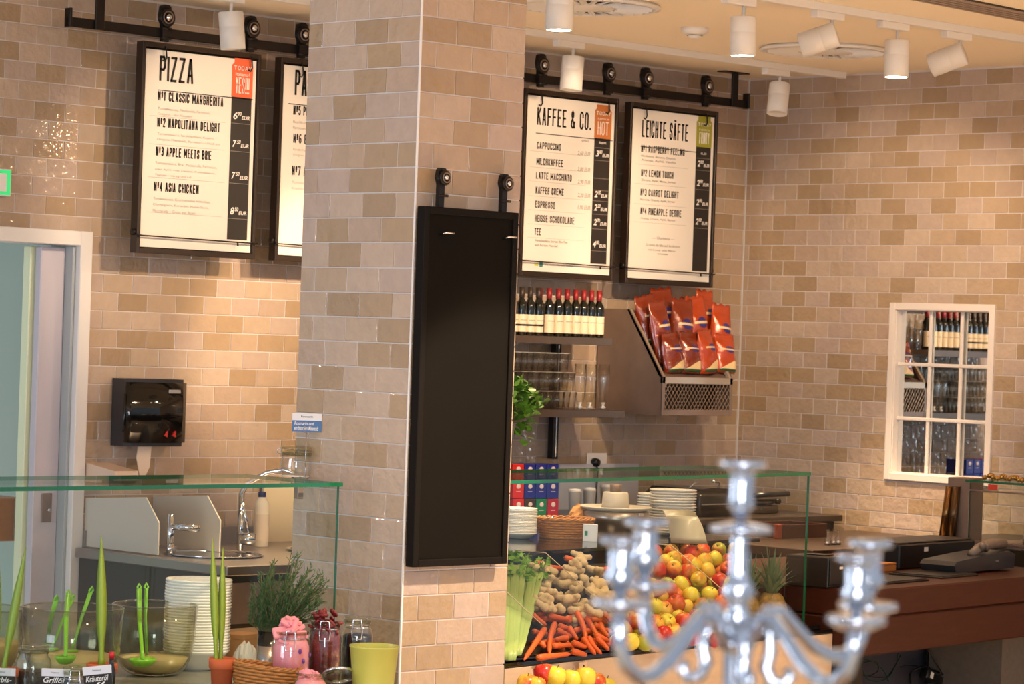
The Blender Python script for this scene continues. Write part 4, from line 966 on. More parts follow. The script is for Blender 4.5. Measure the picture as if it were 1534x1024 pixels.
# ---- preserving jars
def jar(px, top, bot_, wpx, d, name, label, fillm, lid=True, swing=True, fill=.8, cat='jar'):
    c = aD(px, top, d); R = wpx / 2 / FPX * d; h_ = c.z - LZ if bot_ is None else bot_
    z0 = LZ if bot_ is None else c.z - bot_
    t = thing(name, label, cat, (c.x, c.y, z0))
    nk = h_ - .030
    MB().lathe([(.001, 0), (R * .85, 0), (R, .012), (R, nk * .86), (R * .90, nk * .96), (R * .80, nk), (R * .80, nk + .012), (R * .78, nk + .012), (R * .78, nk), (R * .88, nk * .94), (R * .96, nk * .85), (R * .96, .014), (.001, .008)], 32).build('jar_glass', GLASS, t)
    MB().lathe([(R * .78, nk + .010), (R * .88, nk + .010), (R * .88, nk + .017), (R * .78, nk + .017)], 32, close=True).build('seal_ring', glass('thick_glass', (.72, .74, .64), 2., .05), t)
    if lid: MB().lathe([(.001, nk + .022), (R * .5, nk + .020), (R * .82, nk + .018), (R * .86, nk + .022), (R * .84, nk + .029), (R * .5, nk + .031), (.001, nk + .030)], 30).build('lid', glass('lid_glass', (.84, .84, .74), 2.2, .03), t)
    if fillm: MB().lathe([(.001, .010), (R * .93, .014), (R * .93, nk * min(fill, .84)), (R * .75, nk * fill), (.001, nk * fill + .004)], 28).build('contents', fillm, t)
    if swing:
        MB().lathe([(R * .81, nk - .004), (R * .83, nk - .004), (R * .83, nk - .001), (R * .81, nk - .001)], 30, close=True).build('wire_band', CHROME, t)
        pts = [(-.014, -R * .84, nk - .002), (-.016, -R * .98, nk - .012), (-.013, -R * 1.08, nk - .034), (.013, -R * 1.08, nk - .034), (.016, -R * .98, nk - .012), (.014, -R * .84, nk - .002), (.012, -R * .9, nk + .022), (-.012, -R * .9, nk + .022)]
        MB().tube([Rz(-.75 if px > 300 else -.6) @ Vector(p) for p in pts], .0016, 6, closed=True).build('wire_clasp', CHROME, t)
    return t, R, nk, h_
PINK = mat('pink_marshmallow', rgb(238, 150, 158), .55, noise=.12, nscale=50, sub=.2)
PURP = mat('purple_bit', rgb(120, 60, 150), .6); REDF = mat('dried_red_petals', rgb(104, 14, 20), .5, noise=.5, nscale=70, bump=.004, bscale=90)
OLIV = mat('black_olives', rgb(22, 16, 18), .15, noise=.5, nscale=60, bump=.005, bscale=80)
jt, jR, jn, jh = jar(437, 938, None, 59, 8.62, 'preserving_jar', 'large open glass jar stuffed with pink paper, beside the rosemary', PINK, lid=False, fill=.98)
random.seed(5)
def chips(t, n, r, z0, z1, s, m, nm, flat=.35):
    for k in range(n):
        a = random.uniform(0, 2 * PI); rr = r * math.sqrt(random.random()); z = random.uniform(z0, z1) - .35 * rr
        Mx = Matrix.Translation((rr * math.cos(a), rr * math.sin(a), z)) @ Matrix.Rotation(random.uniform(0, 3), 4, Vector((random.random(), random.random(), random.random())).normalized())
        MB().box(-s / 2, s / 2, -s * .4, s * .4, -s * flat / 2, s * flat / 2, s * .07, 1, Mx).build(nm, m, t)
chips(jt, 18, jR * .66, jn - .01, jn + .046, .044, PINK, 'pink_piece', .3)
for k in range(9):
    a = random.uniform(-2.6, -.4); z = random.uniform(.03, jn * .8); MB().ball((jR * .945 * math.cos(a), jR * .945 * math.sin(a), z), .006, .004, .008, 8, 5).build('purple_piece', PURP, jt)
jt2, jR2, jn2, _ = jar(466, 1000, None, 50, 8.40, 'preserving_jar', 'small open glass jar of pink pieces in front of the big one', PINK, lid=False, swing=False, fill=.97)
chips(jt2, 10, jR2 * .6, jn2 - .004, jn2 + .026, .026, PINK, 'pink_piece', .3)
jt3, jR3, jn3, _ = jar(488, 924, None, 50, 8.70, 'preserving_jar', 'open glass jar overflowing with dark red dried petals', REDF, lid=False, fill=.95)
for k in range(44):
    a = random.uniform(0, 2 * PI); rr = jR3 * .9 * math.sqrt(random.random()); z = jn3 + random.uniform(0, .055) - .4 * rr
    b = MB(); Mx = Matrix.Translation((rr * math.cos(a), rr * math.sin(a), z)) @ Matrix.Rotation(random.uniform(0, 3), 4, Vector((random.random(), random.random(), random.random())).normalized())
    b.ball((0, 0, 0), .016, .011, .005, 8, 5, Mx); b.build('petal', REDF, jt3)
jt4, *_ = jar(536, 922, None, 48, 8.80, 'preserving_jar', 'closed clip jar of black olives beside the pillar', OLIV, fill=.88)
SEED = mat('dark_seeds', rgb(52, 36, 22), .5, noise=.6, nscale=120, bump=.003, bscale=140)
jar(51, 966, None, 54, 8.40, 'preserving_jar', 'closed jar of dark seeds behind the label cards at left', SEED, swing=False, fill=.66)
jar(112, 998, None, 40, 8.25, 'preserving_jar', 'small closed clear jar between the two label cards', mat('pale_oil', rgb(170, 176, 110), .2), swing=True, fill=.5)
# round glass lid lying beside the lime pot
p = aZ(512, 1012, LZ + .05); t = thing('glass_cover', 'loose round glass jar lid leaning before the olive jar', 'jar lid', aD(508, 1010, 8.5))
Mx = Matrix.Rotation(-.5, 4, 'X') @ Matrix.Rotation(.3, 4, 'Y')
MB().lathe([(.001, .006), (.03, .008), (.045, .002), (.046, -.006), (.042, -.006), (.04, 0), (.001, 0)], 28, Mx=Mx).build('dome', glass('lid_glass', (.84, .84, .74), 2.2, .03), t)
MB().lathe([(.045, -.006), (.049, -.004), (.049, .002), (.045, .004)], 28, Mx=Mx, close=True).build('wire_band', CHROME, t)
t.location.z = max(t.location.z, LZ + .03)
# jar with sign on the guard shelf
q = aZ(443, 713, GZ); dj = (q - Vector((0, 0, H))).dot(Fv); R = 24 / FPX * dj
t = thing('clip_jar', 'empty clip-top glass jar standing on the glass guard shelf', 'jar', (q.x, q.y, GZ))
MB().lathe([(.001, .002), (R * .8, 0), (R * .95, .010), (R, .028), (R * .92, .058), (R * .90, .066), (R * .86, .066), (R * .88, .056), (R * .95, .028), (R * .9, .012), (.001, .008)], 32).build('jar_glass', GLASS, t)
MB().lathe([(.001, 0), (R * .86, -.0), (R * .86, .003), (.001, .003)], 28).build('paper_disc', PORC, t)
MB().lathe([(R * .86, .066), (R * .98, .067), (R * .98, .076), (R * .86, .076)], 32, close=True).build('seal_ring', glass('thick_glass', (.72, .74, .64), 2., .05), t)
MB().lathe([(.001, .086), (R * .9, .084), (R * .98, .080), (R * .97, .093), (R * .6, .097), (.001, .096)], 30).build('lid', glass('lid_glass', (.84, .84, .74), 2.2, .03), t)
for sx_ in (-1, 1):
    MB().tube([Rv * (sx_ * R * .95) + Vector((0, 0, .09)), Rv * (sx_ * R * 1.15) + Vector((0, 0, .085)), Rv * (sx_ * R * 1.22) + Vector((0, 0, .05 if sx_ > 0 else .07)), Rv * (sx_ * R * 1.0) + Vector((0, 0, .07))], .0018, 6).build('wire_clasp', CHROME, t)
t = thing('price_card_holder', 'blue and white lettered card on a wire stand above the clip jar', 'sign', (q.x - .004, q.y - .05, GZ))
zc = aD(440, 632, dj - .04).z - GZ
MB().tube([(0, 0, 0), (0, 0, zc - .03)], .0016, 6).lathe([(.001, 0), (.02, 0), (.02, .002), (.001, .002)], 16).build('wire_stand', CHROME, t)
MB().tube([Vector((.012 * math.cos(a), 0, zc - .022 + .010 * math.sin(a))) for a in [i * PI / 8 for i in range(16)]], .0014, 5, closed=True).build('clip', CHROME, t)
ca = math.atan2(Rv.y, Rv.x); Mx = Rz(ca); s_ = dj / FPX
cw, ch = 22 * s_, 13.5 * s_
MB().box(-cw, cw, -.001, .001, zc - .3 * 0 - ch, zc + ch, .0005, 1, Mx).build('card', mat('card_white', rgb(220, 218, 222), .6), t)
MB().box(-cw, cw, -.0016, -.001, zc - ch, zc + .2 * ch, 0, 1, Mx).build('blue_field', mat('card_blue', rgb(70, 108, 160), .6), t)
def rtext(t, s, x0, x1, z0, z1, y, m, ang, shear=.25):
    o = text_fit(s, x0, x1, z0, z1, y, t, m, .01, shear); o.rotation_euler = (0, 0, ang); return o
rtext(t, 'Rosmarin und', -cw * .85, cw * .5, zc - ch * .30, zc + ch * .08, -.002, CHALK, ca); rtext(t, 'ein bisschen Meersalz', -cw * .85, cw * .8, zc - ch * .85, zc - ch * .42, -.002, CHALK, ca)
rtext(t, 'Rosmarin', -cw * .4, cw * .4, zc + ch * .55, zc + ch * .75, -.002, INK, ca, 0)
# label cards in front
for (xa, xb, yt, yb, tl, s1, s2, lb, dd) in [(-20, 23, 1000, 1030, 0, 'Kürbis-', 'kerne', 'black and white label card at the far left edge', 8.25), (62, 103, 1001, 1031, 0, 'Grillöl', 'Himmel', 'black and white handwritten label card left of the small clear jar', 8.25), (125, 168, 997, 1029, .14, 'Kräuteröl', 'II', 'tilted black and white handwritten label card beside the red-capped bottle', 8.2)]:
    c = aD((xa + xb) / 2, (yt + yb) / 2, dd); s_ = dd / FPX; w2, h2 = (xb - xa) / 2 * s_, (yb - yt) / 2 * s_
    t = thing('label_card', lb, 'sign', c, ca)
    R_ = Matrix.Rotation(-tl, 4, 'Y')
    MB().box(-w2, w2, -.001, .001, -h2, h2, .0005, 1, R_).build('card', mat('card_white', rgb(220, 218, 222), .6), t)
    MB().box(-w2, w2, -.0016, -.001, -h2, h2 * .22, 0, 1, R_).build('black_field', INK, t)
    for s__, z0, z1, x0, x1 in ((s1, -h2 * .42, h2 * .12, -w2 * .85, w2 * .75), (s2, -h2 * .95, -h2 * .52, -w2 * .3, w2 * .5)):
        o = text_fit(s__, x0, x1, z0, z1, -.0022, t, CHALK, .01, .3); o.rotation_euler = (0, -tl, 0)
    o = text_fit('Natur', -w2 * .3, w2 * .3, h2 * .55, h2 * .7, -.0022, t, INK, .0, 0); o.rotation_euler = (0, -tl, 0)
    MB().tube([(0, .002, -h2 * .5), (0, .004, LZ - c.z)], .0018, 6).lathe([(.001, 0), (.018, 0), (.018, .002), (.001, .002)], 14, c=(0, .004, LZ - c.z)).build('wire_stand', CHROME, t)
p = aD(167, 1000, 8.3)
t = thing('sauce_bottle', 'tiny dark sauce bottle with red cap beside the tilted card', 'bottle', (p.x, p.y, LZ))
hz = aD(167, 976, 8.3).z - LZ
MB().lathe([(.001, 0), (.012, 0), (.012, hz - .05), (.007, hz - .034), (.0065, hz - .016), (.001, hz - .016)], 16).build('glass_body', BOT, t)
MB().lathe([(.001, hz - .018), (.0078, hz - .018), (.0075, hz), (.001, hz + .001)], 16).build('cap', mat('red_cap', rgb(190, 24, 40), .35), t)
# lime pot
c = aD(561, 966, 8.5); R = 37.5 / FPX * 8.5; h_ = c.z - LZ
t = thing('lime_pot', 'empty lime green flowerpot in front of the pillar', 'pot', (c.x, c.y, LZ))
MB().lathe([(.001, 0), (R * .72, 0), (R * .80, h_ * .25), (R * .97, h_ * .96), (R * 1.0, h_ * .97), (R * 1.0, h_), (R * .93, h_), (R * .76, h_ * .25), (R * .66, .006), (.001, .006)], 40).build('pot_wall', LIME, t)
MB().lathe([(R * .705, 0), (R * .76, 0), (R * .82, h_ * .20), (R * .79, h_ * .20)], 40, close=True).build('foot_band', LIME, t)
# wicker baskets
def basket(c, rx, ry, h_, rot, label, tilt=0, rows=9):
    t = thing('wicker_basket', label, 'basket', c, rot)
    T = Matrix.Rotation(tilt, 4, 'Y')
    for k in range(rows):
        f = k / (rows - 1); s_ = .80 + .20 * f; b = MB()
        n_ = 56
        b.tube([T @ Vector((rx * s_ * math.cos(a), ry * s_ * math.sin(a), .004 + f * (h_ - .008))) + Vector((math.cos(a), math.sin(a), 0)) * .0018 * math.sin(a * n_ / 4 + (PI if k % 2 else 0)) for a in [2 * PI * i / n_ for i in range(n_)]], h_ / rows * .52, 6, closed=True)
        b.build('woven_strand', WICK, t)
    for i in range(28):
        a = 2 * PI * i / 28; MB().tube([T @ Vector((rx * .79 * math.cos(a), ry * .79 * math.sin(a), .0)), T @ Vector((rx * 1.0 * math.cos(a), ry * 1.0 * math.sin(a), h_))], .0022, 5).build('stake', WICK, t)
    for ph in (0, PI):
        MB().tube([T @ Vector(((rx + .003 * math.cos(a * 14 + ph)) * math.cos(a), (ry + .003 * math.cos(a * 14 + ph)) * math.sin(a), h_ + .003 * math.sin(a * 14 + ph))) for a in [2 * PI * i / 112 for i in range(112)]], .0038, 6, closed=True).build('braided_rim', WICK, t)
    MB().lathe([(.001, .0), (1, 0), (1, .004), (.001, .004)], 32, Mx=T @ Matrix.Diagonal((rx * .8, ry * .8, 1, 1))).build('base', WICK, t)
    return t
c = aD(395, 1020, 8.55); s_ = 8.55 / FPX
hz = aD(395, 996, 8.55).z - LZ
basket((c.x, c.y, LZ + .012), 52 * s_, 30 * s_, hz - .012, ca, 'brown wicker basket at the front of the salad bar', .10)
# crumpled white paper and card box
p = onz(368, 1003); t = thing('crumpled_napkin', 'crumpled white paper napkin beside the rosemary can', 'napkin', p)
b = MB(); random.seed(3)
nn = 9; vs = []
for j in range(nn):
    for i in range(nn): vs.append((-.045 + .09 * i / 8, -.04 + .08 * j / 8, max(0, .085 * (math.sin(PI * i / 8) * math.sin(PI * j / 8)) ** .6 + random.uniform(-.014, .014)) if 0 < i < 8 and 0 < j < 8 else 0))
b.raw(vs, [[j * nn + i, j * nn + i + 1, (j + 1) * nn + i + 1, (j + 1) * nn + i] for j in range(nn - 1) for i in range(nn - 1)]).build('paper', PORC, t)
p = onz(360, 998); t = thing('card_box', 'small brown card box behind the crumpled napkin', 'box', p, .3)
MB().box(-.05, .05, -.04, .04, 0, .105, .001).build('carton', mat('brown_card', rgb(190, 138, 88), .7), t)
MB().box(-.051, .051, -.041, .041, .09, .106, .001).build('lid_flap', mat('brown_card', rgb(190, 138, 88), .7), t)
# rosemary
d = 8.78; c = aD(402, 975, d); s_ = d / FPX
t = thing('rosemary_plant', 'bushy green rosemary plant in a dark tin can', 'herb plant', (c.x, c.y, LZ))
R = 17 * s_; h_ = aD(402, 944, d).z - LZ
MB().lathe([(.001, 0), (R, 0), (R, h_), (R * .94, h_), (R * .94, .006), (.001, .006)], 28).build('tin_can', BLACKG, t)
MB().lathe([(.001, h_ - .012), (R * .93, h_ - .012), (R * .93, h_ - .006), (.001, h_ - .004)], 24).build('soil', mat('soil', rgb(50, 36, 26), .9), t)
MB().lathe([(R, .02), (R + .001, .02), (R + .001, h_ * .75), (R, h_ * .75)], 28, close=True).build('tin_label', STEEL, t)
random.seed(11)
stem = MB(); leaf = MB()
ctr = Vector(aD(430, 950, d)) - Vector(t.location)
for k in range(100):
    a = random.uniform(0, 2 * PI); sp = random.random() ** .6
    ex = Rv * (random.uniform(-58, 58) * s_) + Fv * (random.uniform(-.06, .06))
    base = Vector((0, 0, h_ - .01)) + Rv * random.uniform(-.02, .03)
    lat = ex.dot(Rv) / (58 * s_)
    topz = aD(430, 828 + 40 * lat * lat + random.uniform(0, 70), d).z - LZ
    tip = Rv * (28 * s_) + ex; tip.z = topz
    midp = base.lerp(tip, .45) + (tip - base).cross(Vector((0, 0, 1))) * 0; midp = midp + Rv * (lat * .03)
    pts = [base, midp, tip]; path = []
    for i in range(9):
        f = i / 8; path.append(base * (1 - f) ** 2 + midp * 2 * f * (1 - f) + tip * f * f)
    stem.tube(path, .0013, 4, caps=False)
    for i in range(46):
        f = random.uniform(.12, 1); P = base * (1 - f) ** 2 + midp * 2 * f * (1 - f) + tip * f * f
        dr = (tip - base).normalized() * .9 + Vector((random.uniform(-1, 1), random.uniform(-1, 1), random.uniform(-.3, .5))) * .9; dr.normalize()
        ln = random.uniform(.014, .024); sd = dr.cross(Vector((random.random(), random.random(), .3))).normalized() * .0014
        leaf.raw([P, P + dr * ln * .5 + sd, P + dr * ln, P + dr * ln * .5 - sd], [[0, 1, 2, 3]])
stem.build('stems', mat('herb_stem', rgb(96, 92, 56), .7), t, kind='stuff')
leaf.build('needles', mat('rosemary_green', rgb(62, 92, 48), .6, noise=.3, nscale=30), t, kind='stuff')

# ================================================================== RIGHT COUNTER
CU = aL(1238, 950, -.03)[0]
t = thing('produce_counter', 'pale plywood counter carrying the fruit and vegetable display', 'counter', L(0, 0, 0), RA)
MB().box(-.01, CU, -.04, 1.28, 0, .70, .002).build('counter_body', mat('counter_core', rgb(150, 116, 84), .6), t)
us = [-.01, .42, .98, 1.52, CU]
for i in range(4): MB().box(us[i] + .001, us[i + 1] - .001, -.058, -.04, .02, .695, .001).build('panel', PLY, t)
u_, _, zs_ = aL(963, 1012, -.06); MB().box(u_ - .012, u_ + .012, -.062, -.058, .30, zs_ + .012, .001).build('slot', mat('slot_brown', rgb(120, 64, 34), .6), t)
MB().box(-.01, CU, -.058, .52, .70, .712, .001).build('black_deck', BLACKG, t)
MB().box(.64, 2.33, .62, 1.31, .0, .985).build('rear_cabinet', mat('cabinet_black', rgb(30, 26, 22), .3), t)
MB().box(.62, 2.35, .52, 1.35, .985, 1.0, .002).build('rear_worktop', BLACKG, t)
t = thing('produce_tray', 'black sloping tray with clear dividers under the vegetables and apples', 'tray', L(0, 0, .712), RA)
MB().prism([(.02, 0), (.50, 0), (.50, .235), (.46, .235), (.03, .004)], 'x', .0, CU - .05).build('sloping_base', mat('tray_black', rgb(24, 20, 18), .25), t)
MB().box(.0, CU - .05, -.035, -.022, 0, .016, .002).build('front_lip', BLACKG, t)
ACR = glass('acrylic', (.96, .96, .95), 1.0)
for px_, py_ in ((812, 960), (925, 960), (1110, 950)):
    u = aL(px_, py_, .03)[0]
    MB().prism([(-.0, .004), (.49, .24), (.49, .30), (.35, .30), (.03, .10), (.0, .09)], 'x', u - .002, u + .002).build('divider', ACR, t)
    MB().tube([(u, .49, .30), (u, .35, .30), (u, .03, .10)], .0016, 5).build('divider_edge', mat('acrylic_edge', rgb(210, 180, 150), .2), t)
SZ, SK = .720, .50
# apples
def apple_mesh():
    pr = [(.001, .10), (.06, .03), (.16, .0), (.30, .04), (.43, .22), (.49, .45), (.50, .58), (.46, .74), (.36, .88), (.22, .94), (.12, .92), (.05, .85), (.001, .80)]
    return pr
def apple_mat(name, c1, c2, amt, rough=.28):
    m = bpy.data.materials.new(name); m.use_nodes = True; nt = m.node_tree; p = nt.nodes['Principled BSDF']; p.inputs['Roughness'].default_value = rough
    tc = nt.nodes.new('ShaderNodeTexCoord'); sx = nt.nodes.new('ShaderNodeSeparateXYZ'); nt.links.new(tc.outputs['Object'], sx.inputs[0])
    n = nt.nodes.new('ShaderNodeTexNoise'); n.inputs['Scale'].default_value = 60; n.inputs['Detail'].default_value = 3; nt.links.new(tc.outputs['Object'], n.inputs[0])
    a = nt.nodes.new('ShaderNodeMath'); a.operation = 'MULTIPLY_ADD'; a.inputs[1].default_value = 22; nt.links.new(sx.outputs[0], a.inputs[0])
    b = nt.nodes.new('ShaderNodeMath'); b.operation = 'MULTIPLY_ADD'; b.inputs[1].default_value = 1.4; b.inputs[2].default_value = amt - .7; nt.links.new(n.outputs[0], b.inputs[0]); nt.links.new(b.outputs[0], a.inputs[2])
    cl = nt.nodes.new('ShaderNodeClamp'); nt.links.new(a.outputs[0], cl.inputs[0])
    mx = nt.nodes.new('ShaderNodeMix'); mx.data_type = 'RGBA'; mx.inputs[6].default_value = c1; mx.inputs[7].default_value = c2
    nt.links.new(cl.outputs[0], mx.inputs[0]); nt.links.new(mx.outputs[2], p.inputs['Base Color']); return m
AM = {'y': apple_mat('apple_yellow', rgb(222, 200, 62), rgb(214, 120, 40), .0), 'r': apple_mat('apple_red', rgb(218, 112, 46), rgb(190, 36, 28), .6), 'o': apple_mat('apple_orange', rgb(230, 186, 64), rgb(208, 64, 34), .42), 'g': apple_mat('apple_green', rgb(170, 176, 52), rgb(178, 50, 40), .35)}
STM = mat('apple_stem', rgb(84, 60, 34), .8)
AME = {}
def apple(k, loc, r, label, group, rot=None):
    if k not in AME:
        o = MB().lathe([(a * .062, (b - .48) * .062) for a, b in apple_mesh()], 20).build('apple', AM[k]); AME[k] = o
        MB().tube([(0, 0, .019), (.001, 0, .030), (.003, 0, .036)], .0013, 5).build('stem', STM, o); n_ = o
    else: n_ = dup(AME[k])
    n_.location = loc; s = r / .031; n_.scale = (s, s, s); n_.rotation_euler = rot or (random.uniform(-.9, .9), random.uniform(-.9, .9), random.uniform(0, 6.28))
    tag(n_, label, 'apple', group); return n_
random.seed(21)
AP = [(1220, 122, 'r'), (1195, 178, 'o'), (1365, 158, 'y'), (1300, 172, 'y'), (1450, 222, 'r'), (1105, 218, 'o'), (1195, 240, 'o'), (1262, 290, 'y'), (1318, 232, 'o'), (1400, 300, 'r'), (1075, 358, 'r'), (1148, 322, 'y'), (1212, 392, 'y'), (1335, 388, 'y'), (1415, 440, 'r'), (1285, 460, 'g'), (1040, 482, 'o'), (1125, 440, 'r'), (1165, 552, 'o'), (1342, 512, 'o'), (1060, 562, 'y'), (868, 558, 'o'), (985, 568, 'o'), (985, 465, 'y'), (828, 688, 'y'), (920, 688, 'g'), (1040, 640, 'r'), (1102, 630, 'o'), (1290, 612, 'r'), (1225, 655, 'r'), (1350, 605, 'y'), (842, 380, 'o'), (1005, 228, 'r'), (1052, 180, 'y'), (1105, 158, 'y'), (860, 225, 'y'), (775, 600, 'y'), (1000, 350, 'r'), (905, 300, 'o'), (925, 395, 'y'), (885, 470, 'r'), (945, 610, 'r'), (1170, 645, 'g'), (1000, 690, 'r'), (770, 440, 'y'), (800, 300, 'r'), (1455, 330, 'y'), (1440, 540, 'y'), (1430, 610, 'r'), (960, 200, 'y'), (920, 215, 'o'), (760, 690, 'o'), (1110, 700, 'o'), (1240, 200, 'y'), (1270, 530, 'y')]
cn = {'y': 'yellow', 'r': 'red', 'o': 'orange-red', 'g': 'green'}
def zoom(x, y): return 750 + x / 4.261, 800 + y / 4.261
rows_ = {}
for x, y, k in AP: rows_.setdefault(int((y - 110) / 85), []).append((x, y, k))
for r_, lst in sorted(rows_.items()):
    lst.sort()
    for i, (x, y, k) in enumerate(lst):
        px, py = zoom(x, y); p = aS(px, py, SZ, SK, .055)
        apple(k, p, .0305, '%s apple, %s from the left, %s layer down in the apple heap' % (cn[k], ORD[i], ORD[r_]), 'apples in the heap behind the glass guard')
na = 0
for j in range(9):
    lst = []
    for i in range(9):
        px = 925 + i * 24 + (12 if j % 2 else 0) - j * 2; py = 962 - j * 16.5 - i * .8
        if px < 915 or px > 1108: continue
        p = aS(px, py, SZ, SK, .026)
        apple(random.choice('yorog'), p, .0295, 'buried apple, %s from the left, %s row up from the tray lip' % (ORD[i], ORD[j]), 'apples buried in the heap')
# carrots
CAR = mat('carrot_orange', rgb(224, 96, 34), .45, noise=.18, nscale=30, bump=.001, bscale=160, stretch=(1, 1, 4))
def carrot(a, b, r, label):
    t = thing('carrot', label, 'carrot', a, 0, 'carrots in the produce tray')
    d = b - a; ln = d.length; e = d.normalized(); sd = e.cross(Vector((0, 0, 1))).normalized() * random.uniform(-.012, .012)
    n_ = 9; pts = []; rs = []
    for i in range(n_ + 1):
        f = i / n_; pts.append(d * f + sd * math.sin(PI * f)); rs.append(r * (.35 if i == 0 else (1.0 - .42 * f if i < n_ else .22)) * random.uniform(.95, 1.04))
    pts = [pts[0] - e * .002] + pts; rs = [r * .3] + rs; rs[1] = r * .85
    MB().tube(pts, rs, 12).build('root', CAR, t)
    MB().tube([-e * .002, -e * .006], [r * .32, r * .22], 8).build('crown', mat('carrot_crown', rgb(130, 110, 50), .8), t)
CR = [(280, 605, 150, 800), (345, 570, 312, 765), (200, 510, 292, 580), (310, 520, 438, 545), (375, 585, 435, 600), (365, 612, 455, 655), (440, 595, 492, 672), (485, 495, 545, 690), (530, 665, 605, 765), (530, 515, 612, 645), (600, 640, 692, 682), (565, 660, 645, 762), (615, 662, 692, 738), (338, 712, 452, 706), (460, 690, 547, 722), (240, 787, 448, 762), (455, 745, 545, 770), (635, 570, 692, 655), (600, 575, 655, 605), (262, 690, 285, 722), (430, 660, 350, 672), (655, 500, 705, 560), (225, 180, 285, 195), (290, 212, 445, 222), (620, 235, 700, 215), (410, 150, 490, 172)]
for i, (x0, y0, x1, y1) in enumerate(CR):
    a_ = aS(*zoom(x0, y0), SZ, SK, .045); b_ = aS(*zoom(x1, y1), SZ, SK, .035)
    if i >= 22: a_ = aS(*zoom(x0, y0), SZ, SK, .035); b_ = aS(*zoom(x1, y1), SZ, SK, .03)
    carrot(a_, b_, .0115, 'top carrot, %s from the left, %s' % (ORD[sorted(range(len(CR)), key=lambda q: CR[q][0]).index(i)], 'high behind the ginger' if i >= 22 else 'below the ginger'))
for i in range(30):
    x0 = 210 + (i % 10) * 52; y0 = 540 + (i // 10) * 78
    a_ = aS(*zoom(x0, y0), SZ, SK, .018); b_ = aS(*zoom(x0 + random.uniform(30, 110), y0 + random.uniform(-50, 50)), SZ, SK, .016)
    carrot(a_, b_, .0115, 'half-buried carrot, %s from the left, %s row under the top carrots' % (ORD[i % 10], ORD[i // 10]))
# ginger
GIN = mat('ginger_skin', rgb(212, 182, 140), .65, noise=.16, nscale=60, bump=.0015, bscale=130)
GME = []
for v_ in range(5):
    random.seed(40 + v_); mbm = bmesh.new(); p = Vector((0, 0, 0)); dirv = Vector((1, 0, 0))
    me0 = MB()
    for k in range(4):
        me0.ball(p, random.uniform(.016, .023), random.uniform(.016, .022), random.uniform(.015, .020), 12, 8)
        if k in (1, 2, 3):
            sd = Vector((random.uniform(-.3, .3), random.choice((-1, 1)), random.uniform(-.2, .6))).normalized(); me0.ball(p + sd * .018, .014, .016, .014, 10, 7); me0.ball(p + sd * .034, .013, .013, .012, 10, 7)
        dirv = (dirv + Vector((0, random.uniform(-.5, .5), random.uniform(-.2, .2)))).normalized(); p = p + dirv * .017
    o = me0.build('g', GIN); rm = o.modifiers.new('r', 'REMESH'); rm.mode = 'VOXEL'; rm.voxel_size = .0032; rm.use_smooth_shade = True
    sm = o.modifiers.new('s', 'SMOOTH'); sm.iterations = 3; sm.factor = .6
    dg = bpy.context.evaluated_depsgraph_get(); me = bpy.data.meshes.new_from_object(o.evaluated_get(dg)); bpy.data.objects.remove(o); mbm.free()
    me.materials.clear(); me.materials.append(GIN); me.name = 'ginger'; GME.append(me)
random.seed(9)
GP = [(555, 185), (505, 245), (430, 260), (350, 280), (320, 335), (560, 285), (620, 300), (465, 305), (530, 345), (600, 350), (645, 385), (280, 355), (380, 390), (440, 430), (500, 412), (235, 405), (250, 460), (320, 470), (400, 462), (480, 482), (575, 490), (640, 515), (545, 520), (690, 355), (425, 325), (365, 240), (300, 260), (590, 220), (665, 300), (620, 440), (560, 430), (690, 440), (300, 420), (520, 205), (450, 220), (340, 420)]
for i, (x, y) in enumerate(GP):
    top = i % 3
    p = aS(*zoom(x, y), SZ, SK, .030 + .016 * top); o = link('ginger_root', random.choice(GME), None, p - Vector((.02, 0, .0)), (random.uniform(-.6, .6), random.uniform(-.9, .9), random.uniform(0, 6.28))); o.scale = (.88, .88, .88)
    rk = sorted(range(len(GP)), key=lambda q: GP[q][0]).index(i)
    tag(o, 'knobbly ginger root, %s from the %s in the ginger heap' % (ORD[rk] if rk < 18 else ORD[len(GP) - 1 - rk], 'left' if rk < 18 else 'right'), 'ginger', 'ginger roots in the produce tray')
